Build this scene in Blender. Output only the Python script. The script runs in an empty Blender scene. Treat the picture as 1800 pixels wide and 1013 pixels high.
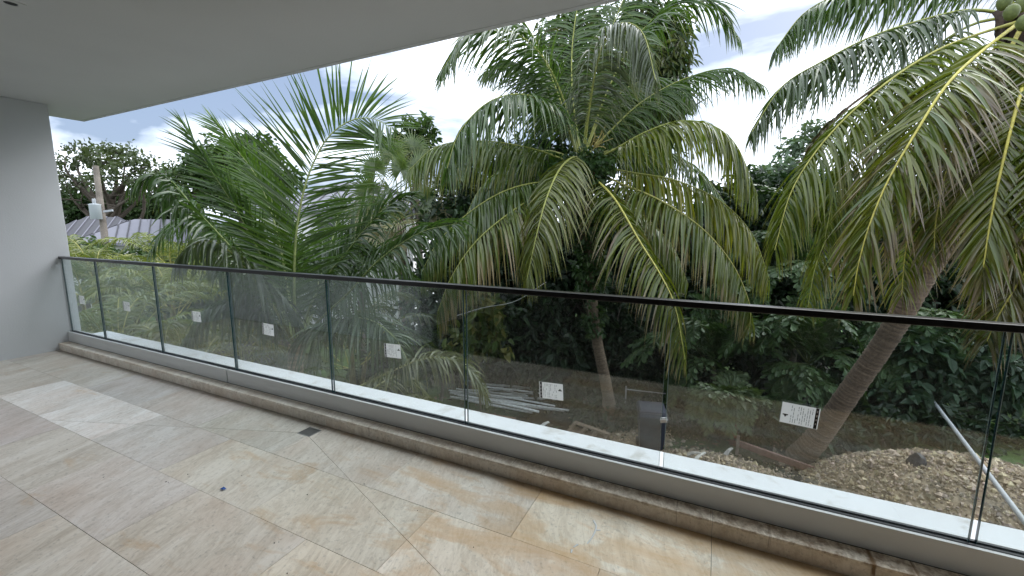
import bpy, bmesh, math, random
import numpy as np
from mathutils import Matrix, Vector

SC = bpy.context.scene
COL = SC.collection
R = math.radians

# ------------------------------------------------------------------ camera
YAW, PITCH, ROLL, EYE = R(-25.67), R(-8.33), R(0.05), 1.55
FPX = 741.6
cyw, syw, cp, sp = math.cos(YAW), math.sin(YAW), math.cos(PITCH), math.sin(PITCH)
FW = Vector((syw * cp, cyw * cp, sp))
RT = Vector((cyw, -syw, 0))
UP = RT.cross(FW)
RT, UP = (math.cos(ROLL) * RT + math.sin(ROLL) * UP), (-math.sin(ROLL) * RT + math.cos(ROLL) * UP)
EYEP = Vector((0, 0, EYE))
cam_d = bpy.data.cameras.new('camera')
cam_d.sensor_width = 36
cam_d.lens = FPX / 1800 * 36
cam_d.clip_start = 0.05
cam_d.clip_end = 3000
cam = bpy.data.objects.new('camera', cam_d)
COL.objects.link(cam)
M = Matrix((RT, UP, -FW)).transposed().to_4x4()
M.translation = EYEP
cam.matrix_world = M
SC.camera = cam

# ------------------------------------------------------------------ world, sun, exposure
SUN_EL, SUN_AZ = R(42), R(28)          # azimuth from +Y towards +X
world = bpy.data.worlds.new('World')
SC.world = world
world.use_nodes = True
wn, wl = world.node_tree.nodes, world.node_tree.links
for n in list(wn):
    wn.remove(n)
w_out = wn.new('ShaderNodeOutputWorld')
w_bg = wn.new('ShaderNodeBackground')
w_bg.inputs['Strength'].default_value = 0.13
sky = wn.new('ShaderNodeTexSky')
sky.sky_type = 'NISHITA'
sky.sun_disc = False
sky.sun_elevation = SUN_EL
sky.sun_rotation = SUN_AZ
sky.air_density = 1.0
sky.dust_density = 2.0
tc = wn.new('ShaderNodeTexCoord')
wmap = wn.new('ShaderNodeMapping')
wmap.inputs['Location'].default_value = (1.3236, -3.8708, -7.8577)
wmap.inputs['Scale'].default_value = (1.5, 1.5, 4.2)
wmap.inputs['Rotation'].default_value = (0, 0, R(-24))
wnoise = wn.new('ShaderNodeTexNoise')
wnoise.inputs['Scale'].default_value = 1.0
wnoise.inputs['Detail'].default_value = 7
wnoise.inputs['Roughness'].default_value = 0.52
wnoise.inputs['Distortion'].default_value = 0.25
wramp = wn.new('ShaderNodeValToRGB')
wramp.color_ramp.elements[0].position = 0.345
wramp.color_ramp.elements[0].color = (0, 0, 0, 1)
wramp.color_ramp.elements[1].position = 0.48
wramp.color_ramp.elements[1].color = (1, 1, 1, 1)
wmix = wn.new('ShaderNodeMix')
wmix.data_type = 'RGBA'
wgrey = wn.new('ShaderNodeMix')
wgrey.data_type = 'RGBA'
wgrey.inputs[0].default_value = 0.8
wgrey.inputs[7].default_value = (1.5, 1.9, 2.7, 1)     # thin grey-blue cloud base
wmix.inputs[7].default_value = (9.3, 10.0, 11.0, 1)     # bright cloud
wl.new(tc.outputs['Generated'], wmap.inputs['Vector'])
wl.new(wmap.outputs['Vector'], wnoise.inputs['Vector'])
wl.new(wnoise.outputs['Fac'], wramp.inputs['Fac'])
wl.new(wramp.outputs['Color'], wmix.inputs[0])
wl.new(sky.outputs['Color'], wgrey.inputs[6])
wl.new(wgrey.outputs[2], wmix.inputs[6])
wl.new(wmix.outputs[2], w_bg.inputs['Color'])
wl.new(w_bg.outputs[0], w_out.inputs['Surface'])

sun_d = bpy.data.lights.new('sun', 'SUN')
sun_d.energy = 1.5
sun_d.angle = R(50)
sun_d.color = (1.0, 0.98, 0.95)
sun = bpy.data.objects.new('sun', sun_d)
COL.objects.link(sun)
sdir = Vector((math.sin(SUN_AZ) * math.cos(SUN_EL), math.cos(SUN_AZ) * math.cos(SUN_EL), math.sin(SUN_EL)))
sun.rotation_euler = (-sdir).to_track_quat('-Z', 'Y').to_euler()

SC.view_settings.view_transform = 'Standard'
SC.view_settings.look = 'None'
SC.view_settings.exposure = 1.0
SC.view_settings.gamma = 1.0
SC.view_settings.use_curve_mapping = False
cy_ = SC.cycles
cy_.max_bounces = 8
cy_.diffuse_bounces = 4
cy_.glossy_bounces = 3
cy_.transmission_bounces = 6
cy_.transparent_max_bounces = 24
cy_.use_denoising = True
cy_.sample_clamp_indirect = 6

# ------------------------------------------------------------------ helpers
def ray(px, py):
    return FW + RT * ((px - 900) / FPX) - UP * ((py - 506.5) / FPX)
def at(px, py, d):
    return EYEP + ray(px, py) * d
def on_z(px, py, z):
    v = ray(px, py)
    return EYEP + v * ((z - EYE) / v.z)
def on_y(px, py, y):
    v = ray(px, py)
    return EYEP + v * (y / v.y)
GZ = -3.35

def tag(o, label=None, cat=None, group=None, kind=None):
    if label: o['label'] = label
    if cat: o['category'] = cat
    if group: o['group'] = group
    if kind: o['kind'] = kind
    return o

def empty(name, loc=(0, 0, 0)):
    o = bpy.data.objects.new(name, None)
    o.empty_display_size = 0.2
    o.location = loc
    COL.objects.link(o)
    return o

def link(name, me, mat=None, parent=None, loc=None):
    o = bpy.data.objects.new(name, me)
    COL.objects.link(o)
    if mat is not None:
        for m in (mat if isinstance(mat, (list, tuple)) else [mat]):
            if m.name not in [x.name for x in me.materials if x]:
                me.materials.append(m)
    if loc is not None:
        o.location = loc
    if parent is not None:
        o.parent = parent
        if loc is None:
            off, p = Vector((0, 0, 0)), parent
            while p is not None:
                off += Vector(p.location); p = p.parent
            o.location = -off
    return o

class Buf:
    """numpy mesh buffer with a per-vertex colour"""
    def __init__(s):
        s.v, s.c, s.f, s.m, s.n, s.sm = [], [], [], [], 0, []
    def add(s, v, f, c=(1, 1, 1), mat=0, smooth=False):
        v = np.asarray(v, float).reshape(-1, 3)
        f = np.asarray(f, int)
        c = np.asarray(c, float)
        if c.ndim == 1:
            c = np.tile(c, (len(v), 1))
        s.v.append(v); s.c.append(c); s.f.append(f + s.n); s.m.append(np.full(len(f), mat))
        s.sm.append(np.full(len(f), smooth))
        s.n += len(v)
    def mesh(s, name):
        me = bpy.data.meshes.new(name)
        v = np.concatenate(s.v); c = np.concatenate(s.c)
        me.vertices.add(len(v)); me.vertices.foreach_set('co', v.ravel())
        loops = np.concatenate([f.ravel() for f in s.f])
        tot = np.concatenate([np.full(len(f), f.shape[1]) for f in s.f])
        start = np.concatenate([[0], np.cumsum(tot)[:-1]])
        me.loops.add(len(loops)); me.loops.foreach_set('vertex_index', loops)
        me.polygons.add(len(tot))
        me.polygons.foreach_set('loop_start', start)
        me.polygons.foreach_set('loop_total', tot)
        me.polygons.foreach_set('material_index', np.concatenate(s.m).astype(np.int32))
        me.polygons.foreach_set('use_smooth', np.concatenate(s.sm))
        a = me.attributes.new('Col', 'FLOAT_COLOR', 'POINT')
        a.data.foreach_set('color', np.concatenate([c, np.ones((len(c), 1))], 1).ravel())
        me.update(calc_edges=True)
        me.validate()
        return me
    def build(s, name, mat=None, parent=None):
        return link(name, s.mesh(name), mat, parent)

def nrm(a):
    return a / np.maximum(np.linalg.norm(a, axis=-1, keepdims=True), 1e-9)

def curve(ctrl, n):
    """Catmull-Rom through the points, resampled evenly; positions and tangents"""
    P = np.array([tuple(c) for c in ctrl], float)
    P = np.vstack([2 * P[0] - P[1], P, 2 * P[-1] - P[-2]])
    out = []
    for i in range(1, len(P) - 2):
        t = np.linspace(0, 1, 24, endpoint=False)[:, None]
        a, b, c, d = P[i - 1], P[i], P[i + 1], P[i + 2]
        out.append(0.5 * (2 * b + (c - a) * t + (2 * a - 5 * b + 4 * c - d) * t ** 2 + (3 * b - a - 3 * c + d) * t ** 3))
    out.append(P[-2:-1])
    q = np.vstack(out)
    s = np.concatenate([[0], np.cumsum(np.linalg.norm(np.diff(q, axis=0), axis=1))])
    u = np.linspace(0, s[-1], n)
    q = np.stack([np.interp(u, s, q[:, k]) for k in range(3)], 1)
    T = nrm(np.gradient(q, axis=0))
    return q, T, s[-1]

def tube(buf, path, rad, sides=8, col=(1, 1, 1), mat=0, cap=True, jitter=0, rs=None, flat=1.0):
    q = np.asarray(path, float)
    T = nrm(np.gradient(q, axis=0))
    n = len(q)
    rad = np.broadcast_to(np.asarray(rad, float), (n,))
    ref = np.array([0, 0, 1.0]) if abs(T[0][2]) < 0.9 else np.array([1.0, 0, 0])
    A = nrm(np.cross(T, ref)); B = nrm(np.cross(A, T))
    th = np.arange(sides) / sides * 2 * np.pi
    r = rad[:, None]
    if jitter and rs is not None:
        r = r * (1 + jitter * rs.randn(n, sides))
    V = q[:, None] + (A[:, None] * (np.cos(th) * r)[..., None]) + (B[:, None] * (np.sin(th) * r * flat)[..., None])
    f = []
    for i in range(n - 1):
        for k in range(sides):
            a = i * sides + k; b = i * sides + (k + 1) % sides
            f.append((a, b, b + sides, a + sides))
    c = np.asarray(col, float)
    if c.ndim == 2:
        c = np.repeat(c, sides, axis=0)
    buf.add(V.reshape(-1, 3), f, c, mat, True)
    if cap:
        for ring in (0, n - 1):
            vs = V[ring]
            ctr = vs.mean(0)
            ff = [(k, (k + 1) % sides, sides) if ring else ((k + 1) % sides, k, sides) for k in range(sides)]
            cc = c if c.ndim == 1 else c[ring * sides]
            buf.add(np.vstack([vs, ctr]), ff, cc, mat, False)

def box_mesh(name, x0, x1, y0, y1, z0, z1, bevel=0.0, seg=1):
    bm = bmesh.new()
    bmesh.ops.create_cube(bm, size=1)
    for v in bm.verts:
        v.co = Vector(((x0 + x1) / 2 + v.co.x * (x1 - x0), (y0 + y1) / 2 + v.co.y * (y1 - y0), (z0 + z1) / 2 + v.co.z * (z1 - z0)))
    if bevel:
        bmesh.ops.bevel(bm, geom=bm.edges[:], offset=bevel, segments=seg, affect='EDGES', profile=0.5)
    me = bpy.data.meshes.new(name)
    bm.to_mesh(me); bm.free()
    return me

def box(name, x0, x1, y0, y1, z0, z1, mat, parent=None, bevel=0.0, seg=1):
    cx, cy, cz = (x0 + x1) / 2, (y0 + y1) / 2, (z0 + z1) / 2
    me = box_mesh(name, x0 - cx, x1 - cx, y0 - cy, y1 - cy, z0 - cz, z1 - cz, bevel, seg)
    loc = Vector((cx, cy, cz))
    if parent is not None:
        loc = loc - parent.location
    return link(name, me, mat, parent, loc)

def obox(buf, a, b, w, h, up=(0, 0, 1), col=(1, 1, 1), mat=0):
    """bar from a to b, width w, height h"""
    a, b = np.array(tuple(a), float), np.array(tuple(b), float)
    d = nrm(b - a); s = nrm(np.cross(d, up)); u = np.cross(s, d)
    v = []
    for p in (a, b):
        for i, j in ((-1, -1), (1, -1), (1, 1), (-1, 1)):
            v.append(p + s * w / 2 * i + u * h / 2 * j)
    buf.add(v, [(0, 1, 2, 3), (7, 6, 5, 4), (0, 4, 5, 1), (1, 5, 6, 2), (2, 6, 7, 3), (3, 7, 4, 0)], col, mat)

# ------------------------------------------------------------------ materials
MATS = {}
class NT:
    def __init__(s, name):
        s.m = bpy.data.materials.new(name); s.m.use_nodes = True
        s.t = s.m.node_tree; s.n = s.t.nodes; s.l = s.t.links
        for x in list(s.n): s.n.remove(x)
        s.out = s.n.new('ShaderNodeOutputMaterial')
        MATS[name] = s.m
    def new(s, typ, **kw):
        x = s.n.new('ShaderNode' + typ)
        for k, v in kw.items():
            if k in x.inputs.keys():
                if isinstance(v, bpy.types.NodeSocket): s.l.new(v, x.inputs[k])
                else: x.inputs[k].default_value = v
            else: setattr(x, k, v)
        return x
    def mix(s, fac, a, b, blend='MIX'):
        x = s.n.new('ShaderNodeMix'); x.data_type = 'RGBA'; x.blend_type = blend
        for i, v in ((0, fac), (6, a), (7, b)):
            if isinstance(v, bpy.types.NodeSocket): s.l.new(v, x.inputs[i])
            else: x.inputs[i].default_value = v if i == 0 else (tuple(v) + (1,) if len(v) == 3 else v)
        return x.outputs[2]
    def math(s, op, a, b=0.0, clamp=False):
        x = s.n.new('ShaderNodeMath'); x.operation = op; x.use_clamp = clamp
        for i, v in enumerate((a, b)):
            if isinstance(v, bpy.types.NodeSocket): s.l.new(v, x.inputs[i])
            else: x.inputs[i].default_value = v
        return x.outputs[0]
    def ramp(s, fac, stops):
        x = s.n.new('ShaderNodeValToRGB')
        e = x.color_ramp.elements
        while len(e) < len(stops): e.new(0.5)
        for el, (p, c) in zip(e, stops):
            el.position = p; el.color = tuple(c) + (1,) if not isinstance(c, (int, float)) else (c, c, c, 1)
        s.l.new(fac, x.inputs[0])
        return x.outputs[0]
    def noise(s, vec, scale, detail=4, rough=0.55, dist=0.0):
        x = s.new('TexNoise', Scale=scale, Detail=detail, Roughness=rough, Distortion=dist)
        if vec is not None: s.l.new(vec, x.inputs['Vector'])
        return x.outputs['Fac']
    def mapping(s, vec, scale=(1, 1, 1), rot=(0, 0, 0), loc=(0, 0, 0)):
        x = s.new('Mapping', Scale=scale, Rotation=rot, Location=loc)
        s.l.new(vec, x.inputs['Vector'])
        return x.outputs[0]
    def bump(s, h, strength=0.3, dist=0.01):
        x = s.new('Bump', Strength=strength, Distance=dist)
        s.l.new(h, x.inputs['Height'])
        return x.outputs[0]
    def principled(s, **kw):
        x = s.new('BsdfPrincipled')
        for k, v in kw.items():
            k = {'color': 'Base Color', 'rough': 'Roughness', 'metal': 'Metallic', 'spec': 'Specular IOR Level', 'normal': 'Normal'}.get(k, k)
            if isinstance(v, bpy.types.NodeSocket): s.l.new(v, x.inputs[k])
            elif k == 'Base Color': x.inputs[k].default_value = tuple(v) + (1,)
            else: x.inputs[k].default_value = v
        return x
    def done(s, sh):
        s.l.new(sh.outputs[0] if hasattr(sh, 'outputs') else sh, s.out.inputs['Surface'])
        return s.m

def leaf_mat(name, rough=0.42, trans=0.28, spec=0.5):
    k = NT(name)
    col = k.new('Attribute', attribute_name='Col').outputs['Color']
    g = k.new('NewGeometry').outputs['Position']
    nz = k.noise(g, 2.3, 3)
    f = k.math('MULTIPLY_ADD', nz, 0.5); f.node.inputs[2].default_value = 0.53
    v = k.new('Vector' + 'Math', operation='SCALE')
    k.l.new(col, v.inputs[0]); k.l.new(f, v.inputs['Scale'])
    c = v.outputs[0]
    p = k.principled(color=c, rough=rough, spec=spec)
    t = k.new('BsdfTranslucent')
    tcol = k.mix(1.0, c, (1.35, 1.45, 0.55), 'MULTIPLY')
    k.l.new(tcol, t.inputs['Color'])
    mx = k.new('MixShader')
    mx.inputs[0].default_value = trans
    k.l.new(p.outputs[0], mx.inputs[1]); k.l.new(t.outputs[0], mx.inputs[2])
    return k.done(mx)

def vcol_mat(name, rough=0.8, bump=0.0, bscale=20, spec=0.3):
    k = NT(name)
    col = k.new('Attribute', attribute_name='Col').outputs['Color']
    g = k.new('TexCoord').outputs['Object']
    nz = k.noise(g, bscale, 5)
    f = k.ramp(nz, [(0.25, 0.62), (0.75, 1.3)])
    c = k.mix(1.0, col, f, 'MULTIPLY')
    kw = dict(color=c, rough=rough, spec=spec)
    if bump: kw['normal'] = k.bump(nz, bump, 0.02)
    return k.done(k.principled(**kw))

leaf_mat('palm_leaf', 0.24, 0.33, 0.7)
leaf_mat('broad_leaf', 0.45, 0.2, 0.32)
vcol_mat('stem', 0.55)
vcol_mat('bark', 0.9, 0.6, 26)
vcol_mat('debris', 0.8, 0.3, 14)

def paint(name, col, rough=0.7, var=0.06, bscale=160, bstr=0.08, stain=None):
    k = NT(name)
    o = k.new('TexCoord').outputs['Object']
    big = k.noise(o, 0.9, 5)
    f = k.ramp(big, [(0.3, 1 - var), (0.7, 1.0)])
    c = k.mix(1.0, col, f, 'MULTIPLY')
    if stain:
        s1 = k.noise(o, stain[1], 7, 0.65, 0.4)
        s1 = k.ramp(s1, [(stain[2], 0), (stain[2] + 0.14, 1)])
        c = k.mix(k.math('MULTIPLY', s1, stain[3]), c, stain[0])
    fine = k.noise(o, bscale, 3)
    return k.done(k.principled(color=c, rough=rough, normal=k.bump(fine, bstr, 0.004)))

paint('wall_paint', (0.60, 0.62, 0.645), 0.85, 0.07, 70, 0.35)
paint('ceiling_paint', (0.70, 0.705, 0.705), 0.9, 0.06, 60, 0.25)
paint('ledge_paint', (0.74, 0.765, 0.79), 0.7, 0.10, 60, 0.3, ((0.40, 0.38, 0.34), 5.0, 0.54, 0.6))
paint('aluminium', (0.70, 0.72, 0.73), 0.45, 0.05, 200, 0.02)
paint('black_metal', (0.006, 0.006, 0.007), 0.3, 0.1, 200, 0.02)
paint('gasket', (0.012, 0.014, 0.02), 0.6)
paint('dark_floor', (0.03, 0.027, 0.025), 0.6)  # dark colour stands in for scarce daylight on the indoor floor
paint('room_wall', (0.62, 0.62, 0.62), 0.9)
paint('steel', (0.3, 0.3, 0.29), 0.4)
MATS['steel'].node_tree.nodes['Principled BSDF'].inputs['Metallic'].default_value = 0.8
paint('zinc', (0.36, 0.38, 0.40), 0.45, 0.2, 30, 0.1)
paint('house_wall', (0.78, 0.78, 0.77), 0.9)
paint('grout', (0.16, 0.14, 0.12), 0.9)
paint('blue_tape', (0.02, 0.09, 0.35), 0.6)
paint('bin_plastic', (0.022, 0.030, 0.05), 0.45)
paint('paper', (0.78, 0.78, 0.79), 0.7, 0.03)
def paper():
    k = NT('sticker_paper')
    p = k.principled(color=(0.80, 0.80, 0.81), rough=0.6)
    t = k.new('BsdfTranslucent'); t.inputs['Color'].default_value = (0.85, 0.85, 0.86, 1)
    mx = k.new('MixShader'); mx.inputs[0].default_value = 0.5
    k.l.new(p.outputs[0], mx.inputs[1]); k.l.new(t.outputs[0], mx.inputs[2]); k.done(mx)
paper()
paint('ink', (0.02, 0.02, 0.02), 0.6)
paint('grey_ink', (0.30, 0.30, 0.32), 0.7)
paint('window_dark', (0.02, 0.025, 0.03), 0.15)
paint('fascia', (0.55, 0.55, 0.55), 0.7)
paint('roof_metal', (0.17, 0.17, 0.205), 0.5, 0.15, 20, 0.05)
paint('roof_dark', (0.06, 0.06, 0.07), 0.6, 0.15, 20, 0.05)

# travertine floor
def stone(name, curb=False):
    k = NT(name)
    tcn = k.new('TexCoord')
    oi = k.new('ObjectInfo')
    pos = k.new('NewGeometry').outputs['Position']
    off = k.new('VectorMath', operation='SCALE'); off.inputs[0].default_value = (37, 91, 53)
    k.l.new(oi.outputs['Random'], off.inputs['Scale'])
    ad = k.new('VectorMath', operation='ADD')
    k.l.new(tcn.outputs['Object'], ad.inputs[0]); k.l.new(off.outputs[0], ad.inputs[1])
    v = ad.outputs[0]
    vs = k.mapping(k.mapping(v, (1, 1, 1), (0, 0, R(-20))), (3.9, 0.95, 2))
    n1 = k.noise(vs, 1.3, 8, 0.62, 0.9)
    n2 = k.noise(v, 46, 6, 0.7)
    n3 = k.noise(vs, 4.2, 6, 0.6, 1.6)
    n4 = k.noise(v, 2.2, 4)
    base = k.ramp(n1, [(0.28, (0.47, 0.415, 0.355)), (0.42, (0.60, 0.55, 0.485)), (0.56, (0.68, 0.635, 0.575)), (0.72, (0.78, 0.75, 0.71))])
    vein = k.ramp(n3, [(0.40, 0), (0.5, 1), (0.60, 0)])
    base = k.mix(k.math('MULTIPLY', vein, 0.42), base, (0.80, 0.77, 0.72))
    dv = k.ramp(k.noise(vs, 2.6, 9, 0.68, 1.2), [(0.44, 0), (0.5, 1), (0.54, 0)])
    base = k.mix(k.math('MULTIPLY', dv, 0.3), base, (0.40, 0.34, 0.28))
    warm = k.ramp(n4, [(0.45, 0), (0.75, 1)])
    base = k.mix(k.math('MULTIPLY', warm, 0.45), base, (0.55, 0.42, 0.33))
    sp_ = k.ramp(n2, [(0.28, 0.62), (0.45, 1.0), (0.60, 1.0), (0.76, 1.15)])
    base = k.mix(1.0, base, sp_, 'MULTIPLY')
    # rust-brown water stains, with a shape of their own
    sx = k.new('SeparateXYZ'); k.l.new(pos, sx.inputs[0])
    ps = k.mapping(pos, (1.3, 1.3, 1.3), (0, 0, R(30)))
    st = k.noise(k.mapping(pos, (1.0, 2.6, 1), (0, 0, R(-55))), 1.7, 9, 0.66, 0.5)
    reach = k.new('MapRange', clamp=True); reach.inputs['From Min'].default_value = -3.2; reach.inputs['From Max'].default_value = 0.6
    reach.inputs['To Min'].default_value = 0.0; reach.inputs['To Max'].default_value = 0.185
    k.l.new(sx.outputs['X'], reach.inputs['Value'])
    near = k.new('MapRange', clamp=True); near.inputs['From Min'].default_value = 1.35; near.inputs['From Max'].default_value = 2.2
    near.inputs['To Min'].default_value = 0.0; near.inputs['To Max'].default_value = 0.08
    k.l.new(sx.outputs['Y'], near.inputs['Value'])
    sv = k.math('ADD', k.math('ADD', st, reach.outputs[0]), k.math('MULTIPLY', near.outputs[0], k.math('MULTIPLY', reach.outputs[0], 6.0)))
    sm = k.ramp(sv, [(0.60, 0), (0.67, 0.55), (0.82, 1)])
    base = k.mix(k.math('MULTIPLY', sm, 0.16 if curb else 0.72), base, (0.52, 0.33, 0.15))
    if not curb:
        # brown band deepening where floor meets the step
        dl = k.new('MapRange', clamp=True); dl.inputs['From Min'].default_value = 2.06; dl.inputs['From Max'].default_value = 2.17
        k.l.new(sx.outputs['Y'], dl.inputs['Value'])
        dn = k.noise(pos, 9, 6, 0.7)
        df = k.math('MULTIPLY', k.math('POWER', dl.outputs[0], 2.0), k.ramp(dn, [(0.3, 0.2), (0.6, 1)]))
        base = k.mix(k.math('MULTIPLY', df, 0.6), base, (0.16, 0.10, 0.055))
    else:
        # drips running down the riser
        dw = k.noise(k.mapping(pos, (26, 0.1, 1.6)), 1.0, 3, 0.5, 0.4)
        db = k.noise(k.mapping(pos, (1.1, 1, 0.3)), 1.0, 2)
        dd = k.ramp(k.math('ADD', dw, k.math('MULTIPLY', db, 0.3)), [(0.80, 0), (0.85, 1)])
        hl = k.new('MapRange', clamp=True); hl.inputs['From Min'].default_value = 0.012; hl.inputs['From Max'].default_value = 0.04
        k.l.new(sx.outputs['Z'], hl.inputs['Value'])
        base = k.mix(k.math('MULTIPLY', k.math('MULTIPLY', dd, hl.outputs[0]), k.math('MULTIPLY', reach.outputs[0], 5.0), True), base, (0.13, 0.065, 0.02))
        # grime under the nosing
        el = k.new('MapRange', clamp=True); el.inputs['From Min'].default_value = 0.070; el.inputs['From Max'].default_value = 0.082
        k.l.new(sx.outputs['Z'], el.inputs['Value'])
        en = k.ramp(k.noise(pos, 22, 5, 0.7), [(0.42, 0), (0.6, 1)])
        base = k.mix(k.math('MULTIPLY', k.math('MULTIPLY', el.outputs[0], en), k.math('MULTIPLY', reach.outputs[0], 4.0), True), base, (0.16, 0.09, 0.035))
    tint = k.mix(1.0, base, oi.outputs['Color'], 'MULTIPLY')
    h = k.math('ADD', k.math('MULTIPLY', n2, 0.5), n1)
    rg = k.ramp(n1, [(0.3, 0.52), (0.7, 0.38)])
    return k.done(k.principled(color=tint, rough=rg, spec=0.45, normal=k.bump(h, 0.10, 0.006)))
stone('travertine'); stone('travertine_curb', True)

# glass: thin clear pane, Fresnel mirror + tinted see-through + a film of site dust
k = NT('pane_glass')
geo = k.new('NewGeometry')
bf = geo.outputs['Backfacing']
ior = k.math('MULTIPLY_ADD', bf, 1 / 1.7 - 1.7); ior.node.inputs[2].default_value = 1.7
fr = k.new('Fresnel'); k.l.new(ior, fr.inputs['IOR'])
tr = k.new('BsdfTransparent'); tr.inputs['Color'].default_value = (0.885, 0.915, 0.915, 1)
gl = k.new('BsdfGlossy'); gl.inputs['Roughness'].default_value = 0.0; gl.inputs['Color'].default_value = (0.95, 1, 1, 1)
mx = k.new('MixShader'); k.l.new(fr.outputs[0], mx.inputs[0]); k.l.new(tr.outputs[0], mx.inputs[1]); k.l.new(gl.outputs[0], mx.inputs[2])
dust = k.new('BsdfDiffuse'); dust.inputs['Color'].default_value = (0.62, 0.64, 0.64, 1)
dn = k.noise(k.mapping(geo.outputs['Position'], (1, 1, 0.6)), 3.0, 6, 0.6, 0.6)
df = k.ramp(dn, [(0.35, 0.004), (0.6, 0.016), (0.8, 0.05)])
mx2 = k.new('MixShader'); k.l.new(df, mx2.inputs[0]); k.l.new(mx.outputs[0], mx2.inputs[1]); k.l.new(dust.outputs[0], mx2.inputs[2])
k.done(mx2)
k = NT('glass_edge')
k.done(k.principled(color=(0.003, 0.028, 0.036), rough=0.15, spec=0.6))
k = NT('glass_arris')
k.done(k.principled(color=(0.22, 0.30, 0.30), rough=0.2, spec=0.8))
k = NT('transformer_paint'); k.done(k.principled(color=(0.42, 0.46, 0.48), rough=0.5))

# soil / ground
k = NT('soil')
pos = k.new('NewGeometry').outputs['Position']
n1 = k.noise(pos, 0.22, 6, 0.6); n2 = k.noise(pos, 7, 8, 0.7)
c1 = k.ramp(n2, [(0.3, (0.013, 0.011, 0.008)), (0.55, (0.032, 0.026, 0.019)), (0.75, (0.06, 0.05, 0.04))])
c2 = k.ramp(n2, [(0.3, (0.03, 0.055, 0.012)), (0.7, (0.075, 0.13, 0.03))])
c = k.mix(k.ramp(n1, [(0.46, 0), (0.6, 1)]), c1, c2)
k.done(k.principled(color=c, rough=0.95, spec=0.2, normal=k.bump(n2, 0.8, 0.05)))
k = NT('lawn')
n2 = k.noise(k.new('NewGeometry').outputs['Position'], 9, 6, 0.7)
k.done(k.principled(color=k.ramp(n2, [(0.3, (0.035, 0.08, 0.016)), (0.7, (0.075, 0.14, 0.035))]), rough=0.9, normal=k.bump(n2, 0.8, 0.05)))

# ------------------------------------------------------------------ terrain
def sheet(name, x0, x1, y0, y1, z, mat, n=1):
    b = Buf()
    b.add([(x0, y0, z), (x1, y0, z), (x1, y1, z), (x0, y1, z)], [(0, 1, 2, 3)])
    return b.build(name, mat)
tag(sheet('ground', -900, 900, -300, 1400, GZ, MATS['soil']), kind='structure')
lw = on_z(1650, 745, GZ)
tag(sheet('lawn', lw.x - 1.5, lw.x + 8, 16.5, 26, GZ + 0.006, MATS['lawn']), kind='structure')

# ------------------------------------------------------------------ balcony
XW, YEND = -7.38, 2.40          # side wall face, its outer end
XR = 6.0                        # far right end, out of view
YC = 2.175                      # face of the stone step
YG = 2.315                      # glass plane
ZC = 0.088
CEIL = 3.0

floor = box('floor', XW, XR, 0.30, YC + 0.02, -0.30, -0.012, MATS['grout']); tag(floor, kind='structure')

def clip(poly, a, b, c):
    """keep a*x+b*y<=c"""
    out = []
    for i in range(len(poly)):
        p, q = poly[i], poly[(i + 1) % len(poly)]
        dp, dq = a * p[0] + b * p[1] - c, a * q[0] + b * q[1] - c
        if dp <= 0: out.append(p)
        if dp * dq < 0:
            t = dp / (dp - dq)
            out.append((p[0] + (q[0] - p[0]) * t, p[1] + (q[1] - p[1]) * t))
    return out
def area(p):
    return 0.5 * abs(sum(p[i][0] * p[(i + 1) % len(p)][1] - p[(i + 1) % len(p)][0] * p[i][1] for i in range(len(p))))
rnd = random.Random(11)
def tile(poly, tint):
    g = 0.0017
    cx = sum(p[0] for p in poly) / len(poly); cy = sum(p[1] for p in poly) / len(poly)
    bm = bmesh.new()
    dz = rnd.uniform(-0.0006, 0.0006)
    vs = [bm.verts.new((p[0] - cx, p[1] - cy, 0)) for p in poly]
    f = bm.faces.new(vs)
    f.normal_update()
    if f.normal.z < 0: f.normal_flip()
    r = bmesh.ops.inset_individual(bm, faces=[f], thickness=g)
    top = f
    bmesh.ops.delete(bm, geom=r['faces'], context='FACES')
    ext = bmesh.ops.extrude_face_region(bm, geom=[top])
    for v in [e for e in ext['geom'] if isinstance(e, bmesh.types.BMVert)]:
        v.co.z = -0.011
    bm.normal_update()
    me = bpy.data.meshes.new('tile'); 
    bmesh.ops.recalc_face_normals(bm, faces=bm.faces[:])
    bm.to_mesh(me); bm.free()
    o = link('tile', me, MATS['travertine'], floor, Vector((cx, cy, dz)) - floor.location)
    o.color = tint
    return o
TL = 0.913
rows = [(1.728, YC, 0.075), (1.272, 1.728, -0.383), (0.815, 1.272, 0.075), (0.358, 0.815, -0.383)]
DR = (-2.765, -2.632, 1.998, 2.112)       # floor drain
def dline(sgn):                            # two diagonal cuts falling to the drain
    if sgn > 0: return (0.382, 1.0, 0.382 * DR[1] + DR[2])
    return (-0.367, 1.0, -0.367 * DR[0] + 2.008)
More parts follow.
